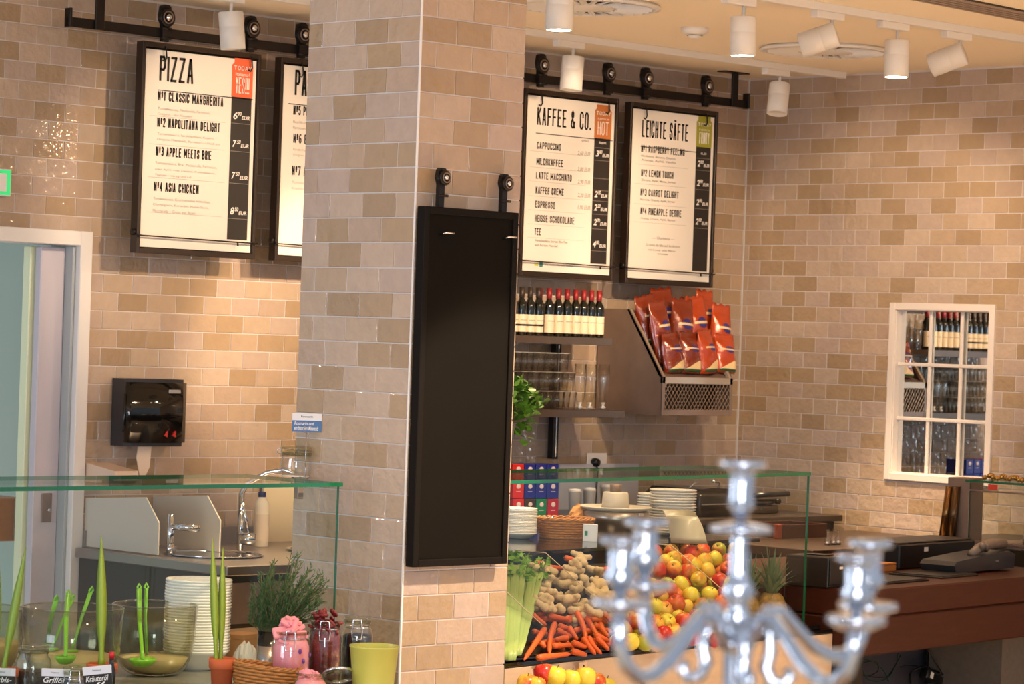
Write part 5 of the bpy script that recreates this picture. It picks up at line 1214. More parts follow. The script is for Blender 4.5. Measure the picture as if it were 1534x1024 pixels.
# celery
CEL = mat('celery_stalk', rgb(160, 178, 98), .4, noise=.1, nscale=40, stretch=(8, 8, 1), sub=.1); CELL = mat('celery_leaf', rgb(120, 160, 52), .5, noise=.25, nscale=40)
def celery(pts_px, label, seed):
    random.seed(seed)
    base = aS(*zoom(*pts_px[0]), SZ, SK, .03); top = aS(*zoom(*pts_px[1]), SZ, SK, .075)
    t = thing('celery_head', label, 'celery', base, 0, 'celery in the produce tray'); d = top - base
    for k in range(6):
        sp = (k - 2.5); n_ = 8; vs = []; fs = []
        side = Rv
        off = side * sp * .006; yo = Fv * random.uniform(-.012, .012)
        for i in range(n_ + 1):
            f = i / n_; c_ = d * f * random.uniform(.99, 1.0) + off * (.6 + 1.3 * f) + yo; wv = .0125 * (1 - .35 * f) * (1.1 if i else .8)
            for j in range(9):
                a = PI * (.0 + j / 8); vs.append(c_ + side * math.cos(a) * wv - Fv * math.sin(a) * wv * .55)
            for j in range(9):
                a = PI * (1 - j / 8); vs.append(c_ + side * math.cos(a) * wv * .8 - Fv * (math.sin(a) * wv * .35 - .0))
        for i in range(n_):
            for j in range(18): a = i * 18 + j; b = i * 18 + (j + 1) % 18; fs.append([a, b, b + 18, a + 18])
        fs += [list(range(18)), [n_ * 18 + q for q in range(18)]]
        MB().raw(vs, fs, True).build('stalk', CEL, t)
    for k in range(46):
        c_ = d * random.uniform(.86, 1.12) + Rv * random.uniform(-.045, .05) + Fv * random.uniform(-.035, .02); lf = MB(); s_ = random.uniform(.012, .02)
        Mx = Matrix.Translation(c_) @ Matrix.Rotation(random.uniform(0, 6.28), 4, Vector((random.uniform(-1, 1), random.uniform(-1, 1), random.uniform(-1, 1))).normalized())
        out = [(0, -s_), (s_ * .5, -s_ * .5), (s_ * .9, -s_ * .5), (s_ * .6, 0), (s_, s_ * .5), (s_ * .4, s_ * .5), (0, s_ * 1.1), (-s_ * .4, s_ * .5), (-s_, s_ * .4), (-s_ * .6, 0), (-s_ * .9, -s_ * .5), (-s_ * .5, -s_ * .5)]
        lf.raw([Mx @ Vector((0, 0, .003))] + [Mx @ Vector((x, y, random.uniform(-.003, .003))) for x, y in out], [[0, 1 + i, 1 + (i + 1) % 12] for i in range(12)]); lf.build('leaf', CELL, t)
celery([(60, 800), (95, 190)], 'celery head leaning against the pillar at the left end of the tray', 1)
celery([(95, 770), (215, 215)], 'celery head leaning right beside the carrots', 2)
# pineapples
PIN = mat('pineapple_skin', rgb(150, 112, 48), .5, noise=.55, nscale=70); PLF = mat('pineapple_leaf', rgb(88, 108, 74), .5, noise=.25, nscale=20, stretch=(1, 1, .2))
def pineapple(px, py_top, py_bot, hw_px, v, label, crown_px, seed):
    random.seed(seed); u, _, z1 = aL(px, py_top, v); _, _, z0 = aL(px, py_bot, v); c = L(u, v); d = Vector((c.x, c.y, 0)).dot(Fv); R = hw_px / FPX * d; h_ = z1 - z0
    t = thing('pineapple', label, 'pineapple', (c.x, c.y, z0), 0, 'pineapples in the display')
    ns, nr = 48, 40; vs = []; fs = []
    for i in range(nr + 1):
        f = i / nr; prof = math.sin(PI * (.06 + .88 * f)) ** .42 * R
        for k in range(ns):
            a = 2 * PI * k / ns; s1 = math.sin(8 * a + f * 22); s2 = math.sin(8 * a - f * 22); bmp = (abs(s1) * abs(s2)) ** .5
            r_ = prof * (.84 + .19 * bmp); vs.append((r_ * math.cos(a), r_ * math.sin(a), f * h_))
    for i in range(nr):
        for k in range(ns): fs.append([i * ns + k, i * ns + (k + 1) % ns, (i + 1) * ns + (k + 1) % ns, (i + 1) * ns + k])
    fs += [list(range(ns))[::-1], [nr * ns + k for k in range(ns)]]
    MB().raw(vs, fs, True).build('fruit', PIN, t)
    ch = crown_px / FPX * d
    for k in range(44):
        ring = k / 44; a = k * 2.4; ln = ch * (1.0 - .55 * (1 - ring) ** 1) * random.uniform(.85, 1.05); out = (1 - ring) * .9 + .08
        dirh = Vector((math.cos(a), math.sin(a), 0)); b0_ = Vector((0, 0, h_ * .97 + .012 * ring)) + dirh * R * .20 * (1 - ring); sd = dirh.cross(Vector((0, 0, 1)))
        vs = []; fs = []
        for i in range(6):
            f = i / 5; c_ = b0_ + dirh * ln * out * (f * .7 + f * f * .25) + Vector((0, 0, ln * (f - (.42 * out) * f * f))); wv = .011 * (1 - f) ** .7 + .0006
            vs += [c_ + sd * wv, c_ - dirh * .002, c_ - sd * wv]
        for i in range(5): q_ = i * 3; fs += [[q_, q_ + 1, q_ + 4, q_ + 3], [q_ + 1, q_ + 2, q_ + 5, q_ + 4]]
        MB().raw(vs, fs, True).build('crown_leaf', PLF, t)
pineapple(1156, 888, 958, 26, .075, 'pineapple at the right end behind the glass guard', 72, 3)
pineapple(1120, 892, 955, 24, .14, 'second pineapple half hidden behind the candelabra', 68, 4)

# apples in front, low crate and tag
t = thing('fruit_crate', 'low wooden crate of apples hung before the plywood counter', 'crate', L(aL(850, 1015, -.2)[0], -.2, .525), RA)
for y in (-.10, .10):
    for z in (0, .045): MB().box(-.19, .17, y - .006, y + .006, z, z + .038, .001).build('board', PLY, t)
for x in (-.19, .164): MB().box(x, x + .006, -.094, .094, 0, .08, .001).build('end_board', PLY, t)
MB().box(-.184, .164, -.094, .094, 0, .006).build('base', PLY, t)
MB().box(-.19, -.15, -.10, -.094, .05, .075 + .03, .001).build('tag_board', PLY, t)
random.seed(2)
FR = [(832, 1013, 'y', .036), (856, 1018, 'y', .036), (877, 1014, 'y', .036), (815, 1008, 'r', .034), (893, 1022, 'o', .034), (790, 1024, 'o', .034), (804, 1026, 'o', .03), (908, 1028, 'y', .033)]
for i, (px, py, k, r) in enumerate(FR):
    u, v, z = aL(px, py, -.22 + .03 * (i % 2)); apple(k, L(u, v, z - .002), r, '%s apple in the low crate, %s from the left' % (cn[k], ORD[sorted(range(len(FR)), key=lambda q: FR[q][0]).index(i)]), 'apples in the low crate', (0.15, 0.1, i))
for i in range(10): apple('o', L(aL(800 + i * 12, 1040, -.2)[0], -.15 - .09 * (i % 2), .564), .032, 'apple under the top ones in the low crate, %s from the left' % ORD[i], 'apples buried in the low crate')
u, v, z = aL(874, 997, -.075)
t = thing('price_tag', 'small pale wooden price tag above the low apple crate', 'sign', L(u, v, z), RA)
MB().box(-.022, .022, 0, .003, -.013, .013, .001).build('plate', mat('tag_wood', rgb(226, 190, 156), .6), t)
MB().box(-.002, .002, -.001, 0, -.013, .004).build('mark', INK, t); MB().tube([(0, .002, -.013), (0, .002, -.12)], .0015, 5).build('pin', BLACKM, t)

# ================================================================== BACK BAR against the back wall
t = thing('back_bar', 'low dark back bar counter along the tiled wall under the shelves', 'counter', (8.9, 9.22, 0))
BZ = .94
MB().box(0, 2.6, 0, .73, BZ - .03, BZ, .003).build('worktop', mat('bar_top', rgb(58, 46, 38), .3, .2), t)
MB().box(.02, 2.58, .04, .73, 0, BZ - .03).build('cabinet_body', mat('cabinet_black', rgb(30, 26, 22), .3), t)
a = aY(838, 740, 9.94)
for i, (x0_, x1_) in enumerate(((a.x, a.x + .28), (a.x + .282, a.x + .56))): MB().box(x0_ - 8.9, x1_ - 8.9, .722, .732, BZ, BZ + .22, .001).build('splash_panel', mat('panel_blue_white', rgb(196, 196, 206), .35), t)
# tea boxes
def tea_box(px0, px1, py0, py1, Y, col, label, side=None):
    a, b = aY(px0, py1, Y), aY(px1, py0, Y); t = thing('tea_box', label, 'box', (a.x, Y, a.z), 0, 'tea boxes on the back bar')
    w_, h_ = b.x - a.x, b.z - a.z
    MB().box(0, w_, 0, .13, 0, h_, .0015).build('carton', col, t)
    MB().ball((w_ / 2, -.0005, h_ * .72), w_ * .20, .0008, w_ * .16, 12, 6).build('emblem', mat('emblem_pale', rgb(226, 206, 206), .5), t)
    MB().box(w_ * .3, w_ * .7, -.0006, 0, h_ * .40, h_ * .43).build('print_line', mat('emblem_pale', rgb(226, 206, 206), .5), t)
    return a.z
TR = mat('tea_red', rgb(206, 36, 34), .4); TBL = mat('tea_blue', rgb(22, 36, 140), .3, coat=.3); TGR = mat('tea_green', rgb(20, 122, 78), .4); TCR = mat('tea_crimson', rgb(176, 22, 44), .4)
for r_, (ya, yb) in enumerate(((695, 721), (721, 747), (747, 777))):
    nmr = ('top', 'middle', 'bottom')[r_]
    for c_, (xa, xb) in enumerate(((768, 786), (786, 803), (803, 820), (820, 838))):
        col = (TR, TR, TBL, TBL) if r_ == 9 else None
        k = [[TR, TBL, TBL, TBL], [TR, TBL, TBL, TBL], [TR, mat('tea_brown', rgb(60, 40, 26), .5), TGR, TCR]][r_][c_]
        kn = {TR: 'red', TBL: 'blue', TGR: 'green', TCR: 'crimson'}.get(k, 'brown')
        tea_box(xa, xb - .6, ya, yb - .6, 9.62, k, '%s tea box, %s column from the left in the %s layer' % (kn, ORD[c_], nmr))
tz = aY(800, 777, 9.62).z
tag(MB().box(aY(766, 777, 9.62).x, aY(840, 777, 9.62).x, 9.60, 9.80, BZ, tz - .001, .002).build('riser_block', mat('cabinet_black', rgb(30, 26, 22), .3)), 'low dark riser under the tea boxes', 'riser')
# wall socket with black plug
p = aY(891, 692, 9.95); t = thing('wall_socket', 'white wall socket panel with a black plug above the back bar', 'socket', (p.x, YA - .008, p.z))
MB().box(-.05, .09, 0, .008, -.05, .045, .003).build('plate', WHITE, t)
MB().lathe([(.001, -.03), (.018, -.03), (.022, -.01), (.022, 0), (.001, 0)], 18, Mx=Matrix.Translation((-.005, 0, 0)) @ Matrix.Rotation(-PI / 2, 4, 'X')).build('plug', BLACK, t)
MB().tube([(-.005, -.02, -.012), (-.004, -.03, -.05), (.0, -.02, -.12), (.01, -.01, -.2)], .004, 6).build('cable', BLACK, t)
# canisters
for (px, py0, py1, r, cx_, lb) in ((860, 735, 779, 10, rgb(214, 206, 196), 'white round canister left of the three beneath the socket'), (882, 733, 779, 10, rgb(220, 212, 202), 'white round canister in the middle beneath the socket'), (910, 728, 779, 13, rgb(226, 214, 200), 'large white round canister nearest the juicer')):
    b = aY(px, py1, 9.60); t_ = aY(px, py0, 9.60); R = r / FPX * 13.6; h_ = t_.z - BZ
    t = thing('canister', lb, 'canister', (b.x, 9.60, BZ)); MB().lathe([(.001, 0), (R * .8, 0), (R, h_ * .97), (R * 1.04, h_ * .98), (R * 1.04, h_), (.001, h_ + .004)], 28).build('body', mat('canister_%d' % px, cx_, .4), t)
    MB().lathe([(.001, h_), (R * .97, h_), (R * .9, h_ + .008), (.001, h_ + .012)], 24).build('lid', WHITE, t)
# things on the rear worktop (z = 1.0)
WZ = 1.0
def onw(px, py): p = aZ(px, py, WZ); return Vector((p.x, p.y, WZ))
def scl(p): return Vector((p.x, p.y, 0)).dot(Fv) / FPX
p = onw(777, 806); s_ = scl(p); R = 27 * s_
plate = MB().lathe([(.001, .004), (R * .5, .003), (R * .55, 0), (R * .6, .001), (R * .95, .018), (R, .021), (R * .99, .024), (R * .93, .021), (R * .6, .006), (.001, .007)], 36).build('plate', PORC)
zt_ = aD(777, 760, s_ * FPX).z
for i in range(17):
    o = plate if i == 0 else dup(plate); o.location = (p.x + random.uniform(-.001, .001), p.y, WZ + i * (zt_ - WZ - .024) / 16); tag(o, '%s white plate from the bottom of the round stack beside the wicker basket' % ORD[i], 'plate', 'plates in the round stack')
p = onw(845, 806); s_ = scl(p)
bk = basket(p, 44 * s_, .085, 30 * s_, ca, 'wicker basket on the worktop between the plates and the white card', 0, 8)
mb = MB(); random.seed(4)
t = thing('cutlery', 'bundle of metal cutlery poking out of the basket on the worktop', 'cutlery', (p.x, p.y, WZ + .02))
for k in range(9):
    b = Rv * (-36 * s_ + k * 2.4 * s_) ; MB().tube([b, b + Vector((random.uniform(-.01, .01), 0, .055 + .01 * random.random())) - Rv * .01], [.0025, .0045], 6).build('cutlery_handle', CHROME, t)
p = aZ(866, 778, .98); p = aY(866, 778, 9.0)
t = thing('paper_sack', 'crumpled golden brown paper sack between basket and juicer', 'paper bag', onw(866, 801))
random.seed(8); vs = []; nn = 14
bs = t.location; sc2 = scl(bs)
b = MB(); R1 = 24 * sc2; hh2 = aD(866, 754, scl(bs) * FPX).z - WZ
for i in range(9):
    f = i / 8
    for k in range(nn): a = 2 * PI * k / nn; r_ = R1 * (math.cos(f * PI / 2) ** .5 * .97 + .03) * random.uniform(.9, 1.06); vs.append((r_ * math.cos(a), r_ * .7 * math.sin(a), hh2 * f * random.uniform(.96, 1.03)))
fs = [[i * nn + k, i * nn + (k + 1) % nn, (i + 1) * nn + (k + 1) % nn, (i + 1) * nn + k] for i in range(8) for k in range(nn)] + [[8 * nn + k for k in range(nn)]]
b.raw(vs, fs).build('sack', mat('kraft', rgb(190, 132, 70), .7), t)
p = onw(884, 811); t = thing('info_card', 'white standing card with a small green mark on the worktop', 'sign', p, ca); s_ = scl(p)
MB().box(-11 * s_, 11 * s_, 0, .02, 0, 26 * s_, .001).build('card', mat('card_white', rgb(220, 218, 222), .6), t)
MB().box(-8.5 * s_, -4 * s_, -.001, 0, 9 * s_, 16 * s_).build('green_mark', mat('mark_green', rgb(30, 130, 90), .5), t)
# juicer
p = onw(941, 806); p = p + Vector((.05, .12, 0)); s_ = scl(p); t = thing('centrifugal_juicer', 'large steel juicer with white feed tube and flared rim', 'juicer', p)
zr = aD(941, 762, s_ * FPX).z - WZ; zt2 = aD(941, 737, s_ * FPX).z - WZ
MB().lathe([(.001, 0), (50 * s_, 0), (50 * s_, zr * .5), (51 * s_, zr * .52), (51 * s_, zr * .9), (46 * s_, zr * .96), (.001, zr * .96)], 44).build('steel_drum', STEEL, t)
MB().lathe([(.001, zr * .93), (44 * s_, zr * .93), (55 * s_, zr + .006), (54 * s_, zr + .010), (40 * s_, zr - .004), (.001, zr - .006)], 44).build('flared_rim', mat('machine_white', rgb(206, 196, 180), .35), t)
MB().lathe([(22 * s_, zr - .02), (19 * s_, zt2 - .006), (17.5 * s_, zt2), (.001, zt2 + .001)], 32).build('feed_tube', mat('machine_white', rgb(206, 196, 180), .35), t)
MB().lathe([(.001, zt2), (9 * s_, zt2), (9 * s_, zt2 + .03), (.001, zt2 + .03)], 24).build('pusher', STEELD, t)
MB().box(-.012, .012, -50 * s_ - .012, -48 * s_, zr * .78, zr * .92, .002).build('latch', CHROME, t)
# pulp chute
p = onw(1022, 815); s_ = scl(p); t = thing('pulp_chute', 'curved pale grey chute leaning beside the juicer', 'chute', p, ca)
vs = []; fs = []; n_ = 10
for i in range(n_ + 1):
    f = i / n_; x = lambda e: (-32 + 64 * e) * s_
    w0, w1 = (-33 + 14 * f) * s_, (6 + 29 * f ** .8) * s_; z = (46 * (1 - f ** 2.0) + 4) * s_
    for (xx, yy) in ((w0, -.10 * f), (w1, -.10 * f)):
        for dz in (0, .004): vs.append((xx, yy + dz, z + dz))
for i in range(n_):
    q_ = i * 4; fs += [[q_, q_ + 2, q_ + 6, q_ + 4], [q_ + 1, q_ + 5, q_ + 7, q_ + 3], [q_, q_ + 4, q_ + 5, q_ + 1], [q_ + 2, q_ + 3, q_ + 7, q_ + 6]]
fs += [[0, 1, 3, 2], [n_ * 4, n_ * 4 + 2, n_ * 4 + 3, n_ * 4 + 1]]
MB().raw(vs, fs, True).build('sheet', mat('chute_grey', rgb(170, 160, 142), .35), t)
MB().box(-20 * s_, 10 * s_, 0.0, .06, 0, 10 * s_, .002).build('support', BLACK, t)
# oval platter stacks
p = aZ(1008, 804, WZ); p = Vector((p.x, p.y, WZ)) + Fv * .10; s_ = scl(p); R = 36 * s_
zt_ = aD(1008, 732, s_ * FPX).z
pl = MB().lathe([(.001, .003), (R * .6, .002), (R * .65, 0), (R * .7, .002), (R * .97, .012), (R, .015), (R * .97, .018), (R * .7, .006), (.001, .006)], 36, sy=.68, Mx=Rz(ca)).build('oval_platter', PORC)
for i in range(16):
    o = pl if i == 0 else dup(pl); o.location = (p.x + random.uniform(-.003, .003), p.y, WZ + i * (zt_ - WZ - .018) / 15); tag(o, '%s oval platter from the bottom of the right-hand stack behind the juicer' % ORD[i], 'platter', 'oval platters in the right stack')
p2_ = p + Fv * .24 - Rv * (20 * s_)
for i in range(13):
    o = dup(pl); o.scale = (.8, .8, 1); o.location = (p2_.x + random.uniform(-.003, .003), p2_.y, WZ + i * (aD(978, 737, scl(p2_) * FPX).z - WZ - .02) / 12); tag(o, '%s oval platter from the bottom of the left, rear stack behind the juicer' % ORD[i], 'platter', 'oval platters in the rear stack')
# dark machines
def box_at(px0, px1, py0, py1, Y, zfloor): a, b = aY(px0, py1, Y), aY(px1, py0, Y); return a.x, b.x, zfloor, b.z
x0, x1, z0, z1 = box_at(1047, 1116, 730, 800, 9.30, BZ)
t = thing('coffee_grinder', 'black boxy coffee grinder with domed top behind the platters', 'coffee grinder', (x0, 9.30, BZ))
w_, h_ = x1 - x0, z1 - z0
MB().box(0, w_, 0, .36, 0, h_ * .80, .012, 2).build('body', mat('machine_dark', rgb(34, 30, 26), .25, .3), t)
MB().prism([(0, h_ * .80), (w_ * .10, h_ * .96), (w_ * .35, h_), (w_, h_ * .93), (w_, h_ * .80)], 'y', .02, .34).build('hood', BLACKG, t)
MB().box(.01, w_ - .01, -.006, 0, h_ * .42, h_ * .46, .001).build('trim_strip', STEEL, t)
MB().lathe([(.001, 0), (.013, 0), (.013, .02), (.001, .02)], 14, Mx=Matrix.Translation((w_ * .85, 0, h_ * .62)) @ Matrix.Rotation(PI / 2, 4, 'X')).build('knob', BLACK, t)
MB().tube([(w_ * .10, .10, h_ * .95), (w_ * .2, .10, h_ * 1.12), (w_ * .3, .1, h_ * 1.16)], .005, 6).build('handle', CHROME, t)
MB().tube([(w_ * .74, .1, h_ * .93), (w_ * .80, .1, h_ * 1.1), (w_ * .74, .1, h_ * 1.17), (w_ * .60, .1, h_ * 1.19)], .006, 8).build('pipe', CHROME, t)
x0, x1, z0, z1 = box_at(1128, 1168, 745, 800, 9.42, BZ)
t = thing('contact_grill', 'grey contact grill with long black handle near the wall corner', 'grill', (x0 - .04, 9.42, BZ)); w_, h_ = x1 - x0 + .04, z1 - z0
MB().box(0, w_, 0, .34, 0, h_ * .55, .008, 2).build('base', mat('machine_grey', rgb(92, 80, 66), .35, .5), t)
MB().box(0, w_ - .03, 0, .34, h_ * .57, h_ * .95, .012, 2).build('upper_plate', mat('machine_grey', rgb(92, 80, 66), .35, .5), t)
MB().box(-.01, w_ - .05, -.03, .0, h_ * .86, h_ * .97, .004).build('hinge_cover', BLACK, t)
MB().tube([(-.02, -.05, h_ * 1.22), (w_ * .98, -.06, h_ * 1.30)], .013, 10).build('handle', BLACK, t)
MB().tube([(w_ * .3, -.05, h_ * 1.24), (w_ * .35, .06, h_ * .9)], .008, 8).build('handle_arm', BLACK, t)
MB().lathe([(.001, 0), (.015, 0), (.013, .025), (.001, .025)], 14, Mx=Matrix.Translation((w_ - .03, 0, h_ * .80)) @ Matrix.Rotation(PI / 2, 4, 'X')).build('knob', BLACK, t)
for i, cc in enumerate(((200, 40, 40), (40, 150, 90))): MB().box(.06 + i * .03, .072 + i * .03, -.003, 0, h_ * .25, h_ * .32, .001).build('lamp', mat('lamp_%d' % i, rgb(*cc), .4), t)
# dark box tray near the corner
x0, x1, z0, z1 = box_at(1172, 1240, 784, 806, 8.85, 0)
z0 = aY(1200, 806, 8.85).z
t = thing('side_counter', 'dark brown low counter against the right tiled wall behind the glass guard', 'counter', (x0 - .45, 8.3, 0))
MB().box(0, XB - .02 - x0 + .45, 0, .85, z0 - .04, z0, .003).build('worktop', mat('side_top', rgb(52, 37, 26), .3), t)
MB().box(.02, XB - .03 - x0 + .45, .03, .84, 0, z0 - .04).build('body', mat('cabinet_black', rgb(30, 26, 22), .3), t)
t = thing('wooden_bin', 'dark brown open wooden bin on the side counter by the tiled wall', 'box', (x0, 8.85, z0)); w_, h_ = x1 - x0, z1 - z0
BRD = mat('dark_board', rgb(64, 36, 24), .35)
for y in (0, .22): MB().box(0, w_, y, y + .012, 0, h_, .001).build('long_side', BRD, t)
for x in (0, w_ - .012): MB().box(x, x + .012, .012, .22, 0, h_, .001).build('short_side', BRD, t)
MB().box(.012, w_ - .012, .012, .22, 0, .01).build('base', BRD, t)
MB().box(-.03, .0, 0, .03, 0, h_ * 1.05, .002).build('corner_block', mat('reddish_block', rgb(130, 56, 30), .4), t)
for i, px in enumerate((1240, 1249, 1256)):
    p = aY(px, 800, 8.50); t = thing('small_jar', '%s small clear jar from the left beside the dark wooden bin' % ORD[i], 'jar', (p.x, 8.50 , z0), 0, 'small jars on the side counter')
    MB().lathe([(.001, 0), (.014, 0), (.015, .03), (.008, .042), (.007, .07), (.006, .07), (.007, .042), (.013, .03), (.012, .004), (.001, .004)], 16).build('glass_wall', GLASS, t)
    MB().lathe([(.001, .0), (.013, .0), (.013, .018), (.001, .02)], 14).build('silver_base', CHROME, t)

# basil in grey bucket on the guard shelf
q = aZ(778, 708, GZ); dd = (q - Vector((0, 0, H))).dot(Fv); s_ = dd / FPX
t = thing('basil_plant', 'leafy green basil plant in a tall grey bucket beside the pillar', 'herb plant', (q.x + .02, q.y + .15, GZ))
q = t.location; dd = Vector((q.x, q.y, 0)).dot(Fv); s_ = dd / FPX
hb = aD(780, 634, dd).z - GZ
MB().lathe([(.001, 0), (17 * s_, 0), (30 * s_, hb - .03), (30.5 * s_, hb), (28.5 * s_, hb), (16 * s_, .006), (.001, .006)], 32).build('bucket', mat('zinc_grey', rgb(110, 112, 112), .45, .3), t)
MB().lathe([(20 * s_, hb - .02), (25 * s_, hb + .022), (26 * s_, hb + .022), (23 * s_, hb - .02)], 28, close=True).build('inner_pot', mat('pot_green', rgb(150, 176, 76), .5), t)
BAS = mat('basil_leaf', rgb(84, 132, 40), .4, noise=.3, nscale=20); random.seed(17)
lv = []
for k in range(5):
    vs = []; fs = []
    for i in range(7):
        f = i / 6; wv = .40 * math.sin(PI * min(1, f * .93 + .07)) ** .8; vs += [(-wv, f, .12 * math.sin(PI * f) - .03), (0, f, .06 * math.sin(PI * f)), (wv, f, .12 * math.sin(PI * f) - .03)]
    for i in range(6): a = i * 3; fs += [[a, a + 1, a + 4, a + 3], [a + 1, a + 2, a + 5, a + 4]]
    m2 = MB().raw(vs, fs, True); o = m2.build('leaf', BAS, t); lv.append(o.data); bpy.data.objects.remove(o)
for k in range(190):
    ph = random.uniform(0, 2 * PI); el = random.uniform(-.25, 1.3); rr = random.uniform(.6, 1.0)
    c_ = Vector((math.cos(ph) * math.cos(el) * .115, math.sin(ph) * math.cos(el) * .10, .045 + math.sin(el) * .105)) * rr + Vector((.03, 0, hb + .01)) + Rv * .035
    if k > 165: c_ = Vector((.085, 0, hb)) + Rv * .03 + Vector((random.uniform(-.03, .03), random.uniform(-.03, .03), random.uniform(-.06, .05)))
    o = link('leaf', random.choice(lv), t, c_, (random.uniform(-.7, .9), random.uniform(-.8, .8), random.uniform(0, 6.28))); s3 = random.uniform(.03, .048); o.scale = (s3, s3, s3)
for k in range(9):
    a = random.uniform(0, 6.28); MB().tube([(0, 0, hb - .02), (.03 * math.cos(a) + .01, .03 * math.sin(a), hb + .05), (.06 * math.cos(a) + .03, .06 * math.sin(a), hb + .10)], .002, 5).build('stem', mat('herb_green_stem', rgb(110, 140, 60), .6), t)

# ================================================================== WOODEN TILL COUNTER
TZ = .862; u0 = max(aL(1238, 890, -.18)[0], CU + .003)
t = thing('wooden_counter', 'thick reddish wooden beam counter at the right', 'counter', L(u0, -.18, 0), RA)
zb_ = aL(1400, 970, -.18)[2]
MB().box(0, 1.75, 0, .34, zb_, TZ - .102, .006).build('lower_beam', WOODR, t)
MB().box(0, 1.75, 0, .34, TZ - .10, TZ, .006).build('upper_beam', WOODR, t)
MB().box(0, 2.36 - u0, .342, .69, TZ - .05, TZ - .001, .003).box(2.37 - u0, 1.75, .342, 1.15, TZ - .05, TZ - .001, .003).build('rear_board', WOODR, t)
MB().box(.10, 1.7, .55, .60, 0, zb_ + .05).build('kick_panel', mat('blue_grey_panel', rgb(66, 66, 76), .5), t)
MB().box(.02, .10, .05, .60, 0, zb_).build('end_support', BLACKM, t)
uu = aL(1476, 1000, 0)[0] - u0
MB().box(uu + .10, max(1.72, uu + .2), .16, .5, 0, zb_).build('stone_plinth', mat('rough_stone', rgb(96, 88, 80), .9, noise=.2, nscale=40, bump=.004, bscale=30), t)
# cables under it
random.seed(6)
t = thing('cable_tangle', 'dark tangled cables with a power strip hanging under the wooden counter', 'cables', L(u0, 0, 0), RA)
def cab(pts, r=.004, m=BLACK): 
    P = []
    for px, py in pts: u, v, z = aL(px, py, .26); P.append(Vector((u - u0, .26 + random.uniform(-.02, .02), z)))
    Q = []
    for i in range(len(P) - 1):
        a_, b_, c_, d_ = P[max(0, i - 1)], P[i], P[i + 1], P[min(len(P) - 1, i + 2)]
        for k in range(6):
            f = k / 6; Q.append(.5 * ((2 * b_) + (c_ - a_) * f + (2 * a_ - 5 * b_ + 4 * c_ - d_) * f * f + (3 * b_ - a_ - 3 * c_ + d_) * f ** 3))
    MB().tube(Q + [P[-1]], r, 6).build('cable', m, t)
DG = mat('dark_green_cable', rgb(20, 56, 48), .4)
cab([(1350, 978), (1345, 1000), (1325, 1018), (1300, 1018), (1285, 1000), (1292, 985), (1320, 1000), (1335, 1020)], .0035, DG)
cab([(1348, 980), (1338, 1008), (1318, 1014), (1296, 1010), (1290, 996), (1310, 990), (1316, 1005), (1300, 1014)], .003)
cab([(1345, 998), (1365, 996), (1385, 1000)], .003); cab([(1388, 972), (1390, 990), (1398, 1004)], .003); cab([(1393, 972), (1400, 992), (1406, 1008)], .003); cab([(1412, 968), (1420, 985), (1416, 1005), (1400, 1012)], .004)
cab([(1362, 1030), (1366, 1008), (1380, 998), (1400, 1002), (1415, 1010)], .005)
u, v, z = aL(1395, 1014, .25); Mx = Matrix.Translation((u - u0, .25, z)) @ Matrix.Rotation(.35, 4, 'Y')
MB().box(-.07, .07, -.02, .02, -.022, .022, .006, 2, Mx).build('power_strip', BLACK, t)
MB().box(-.045, -.02, -.021, -.02, -.012, .014, 0, 1, Mx).build('strip_label', PORC, t)
# cash drawer
def on_tz(px, py): p = aZ(px, py, TZ); return Vector((p.x, p.y, TZ))
p = on_tz(1240, 882) + Vector((-math.sin(RA), math.cos(RA), 0)) * .10 + Rv * .115; p.z = TZ; s_ = scl(p)
zt_ = (aD(1238, 846, s_ * FPX).z - TZ) * 1.35
t = thing('cash_drawer', 'black cash drawer box at the left end of the wooden counter', 'cash drawer', p, RA)
MB().box(-.04, .09, .01, .20, 0, zt_, .004).build('housing', mat('drawer_black', rgb(28, 25, 23), .35), t)
MB().box(-.035, .085, .004, .01, .01, zt_ - .012, .002).build('drawer_front', BLACK, t)
MB().box(.03, .052, .001, .004, zt_ * .6, zt_ * .68).build('sticker', PORC, t)
MB().box(0.01, .08, .06, .15, zt_, zt_ + .004, .001).build('top_pad', BLACKG, t)
# wooden block
p = on_tz(1332, 856); t = thing('wooden_block', 'small orange-brown wooden block on the till counter', 'block', p, RA); MB().box(-.075, .055, 0, .10, 0, .026, .002).build('slat', WOODL, t); MB().box(-.075, .055, 0, .10, .027, .034, .001).build('slat', WOODL, t)
# flat black menu slabs
for px, py, w_, lb in ((1355, 872, .18, 'flat black folder lying front left on the wooden counter'), (1432, 864, .17, 'flat black folder lying behind the first, toward the right edge')):
    p = on_tz(px, py); t = thing('black_folder', lb, 'folder', p, RA + .02)
    MB().box(-w_ * .9, w_ * .9, -.02, .22, 0, .007, .002).build('cover', mat('folder_black', rgb(34, 30, 27), .3), t); MB().box(-w_ * .85, w_ * .85, -.015, .21, .0075, .011, .001).build('top_sheet', mat('folder_black', rgb(34, 30, 27), .3), t)
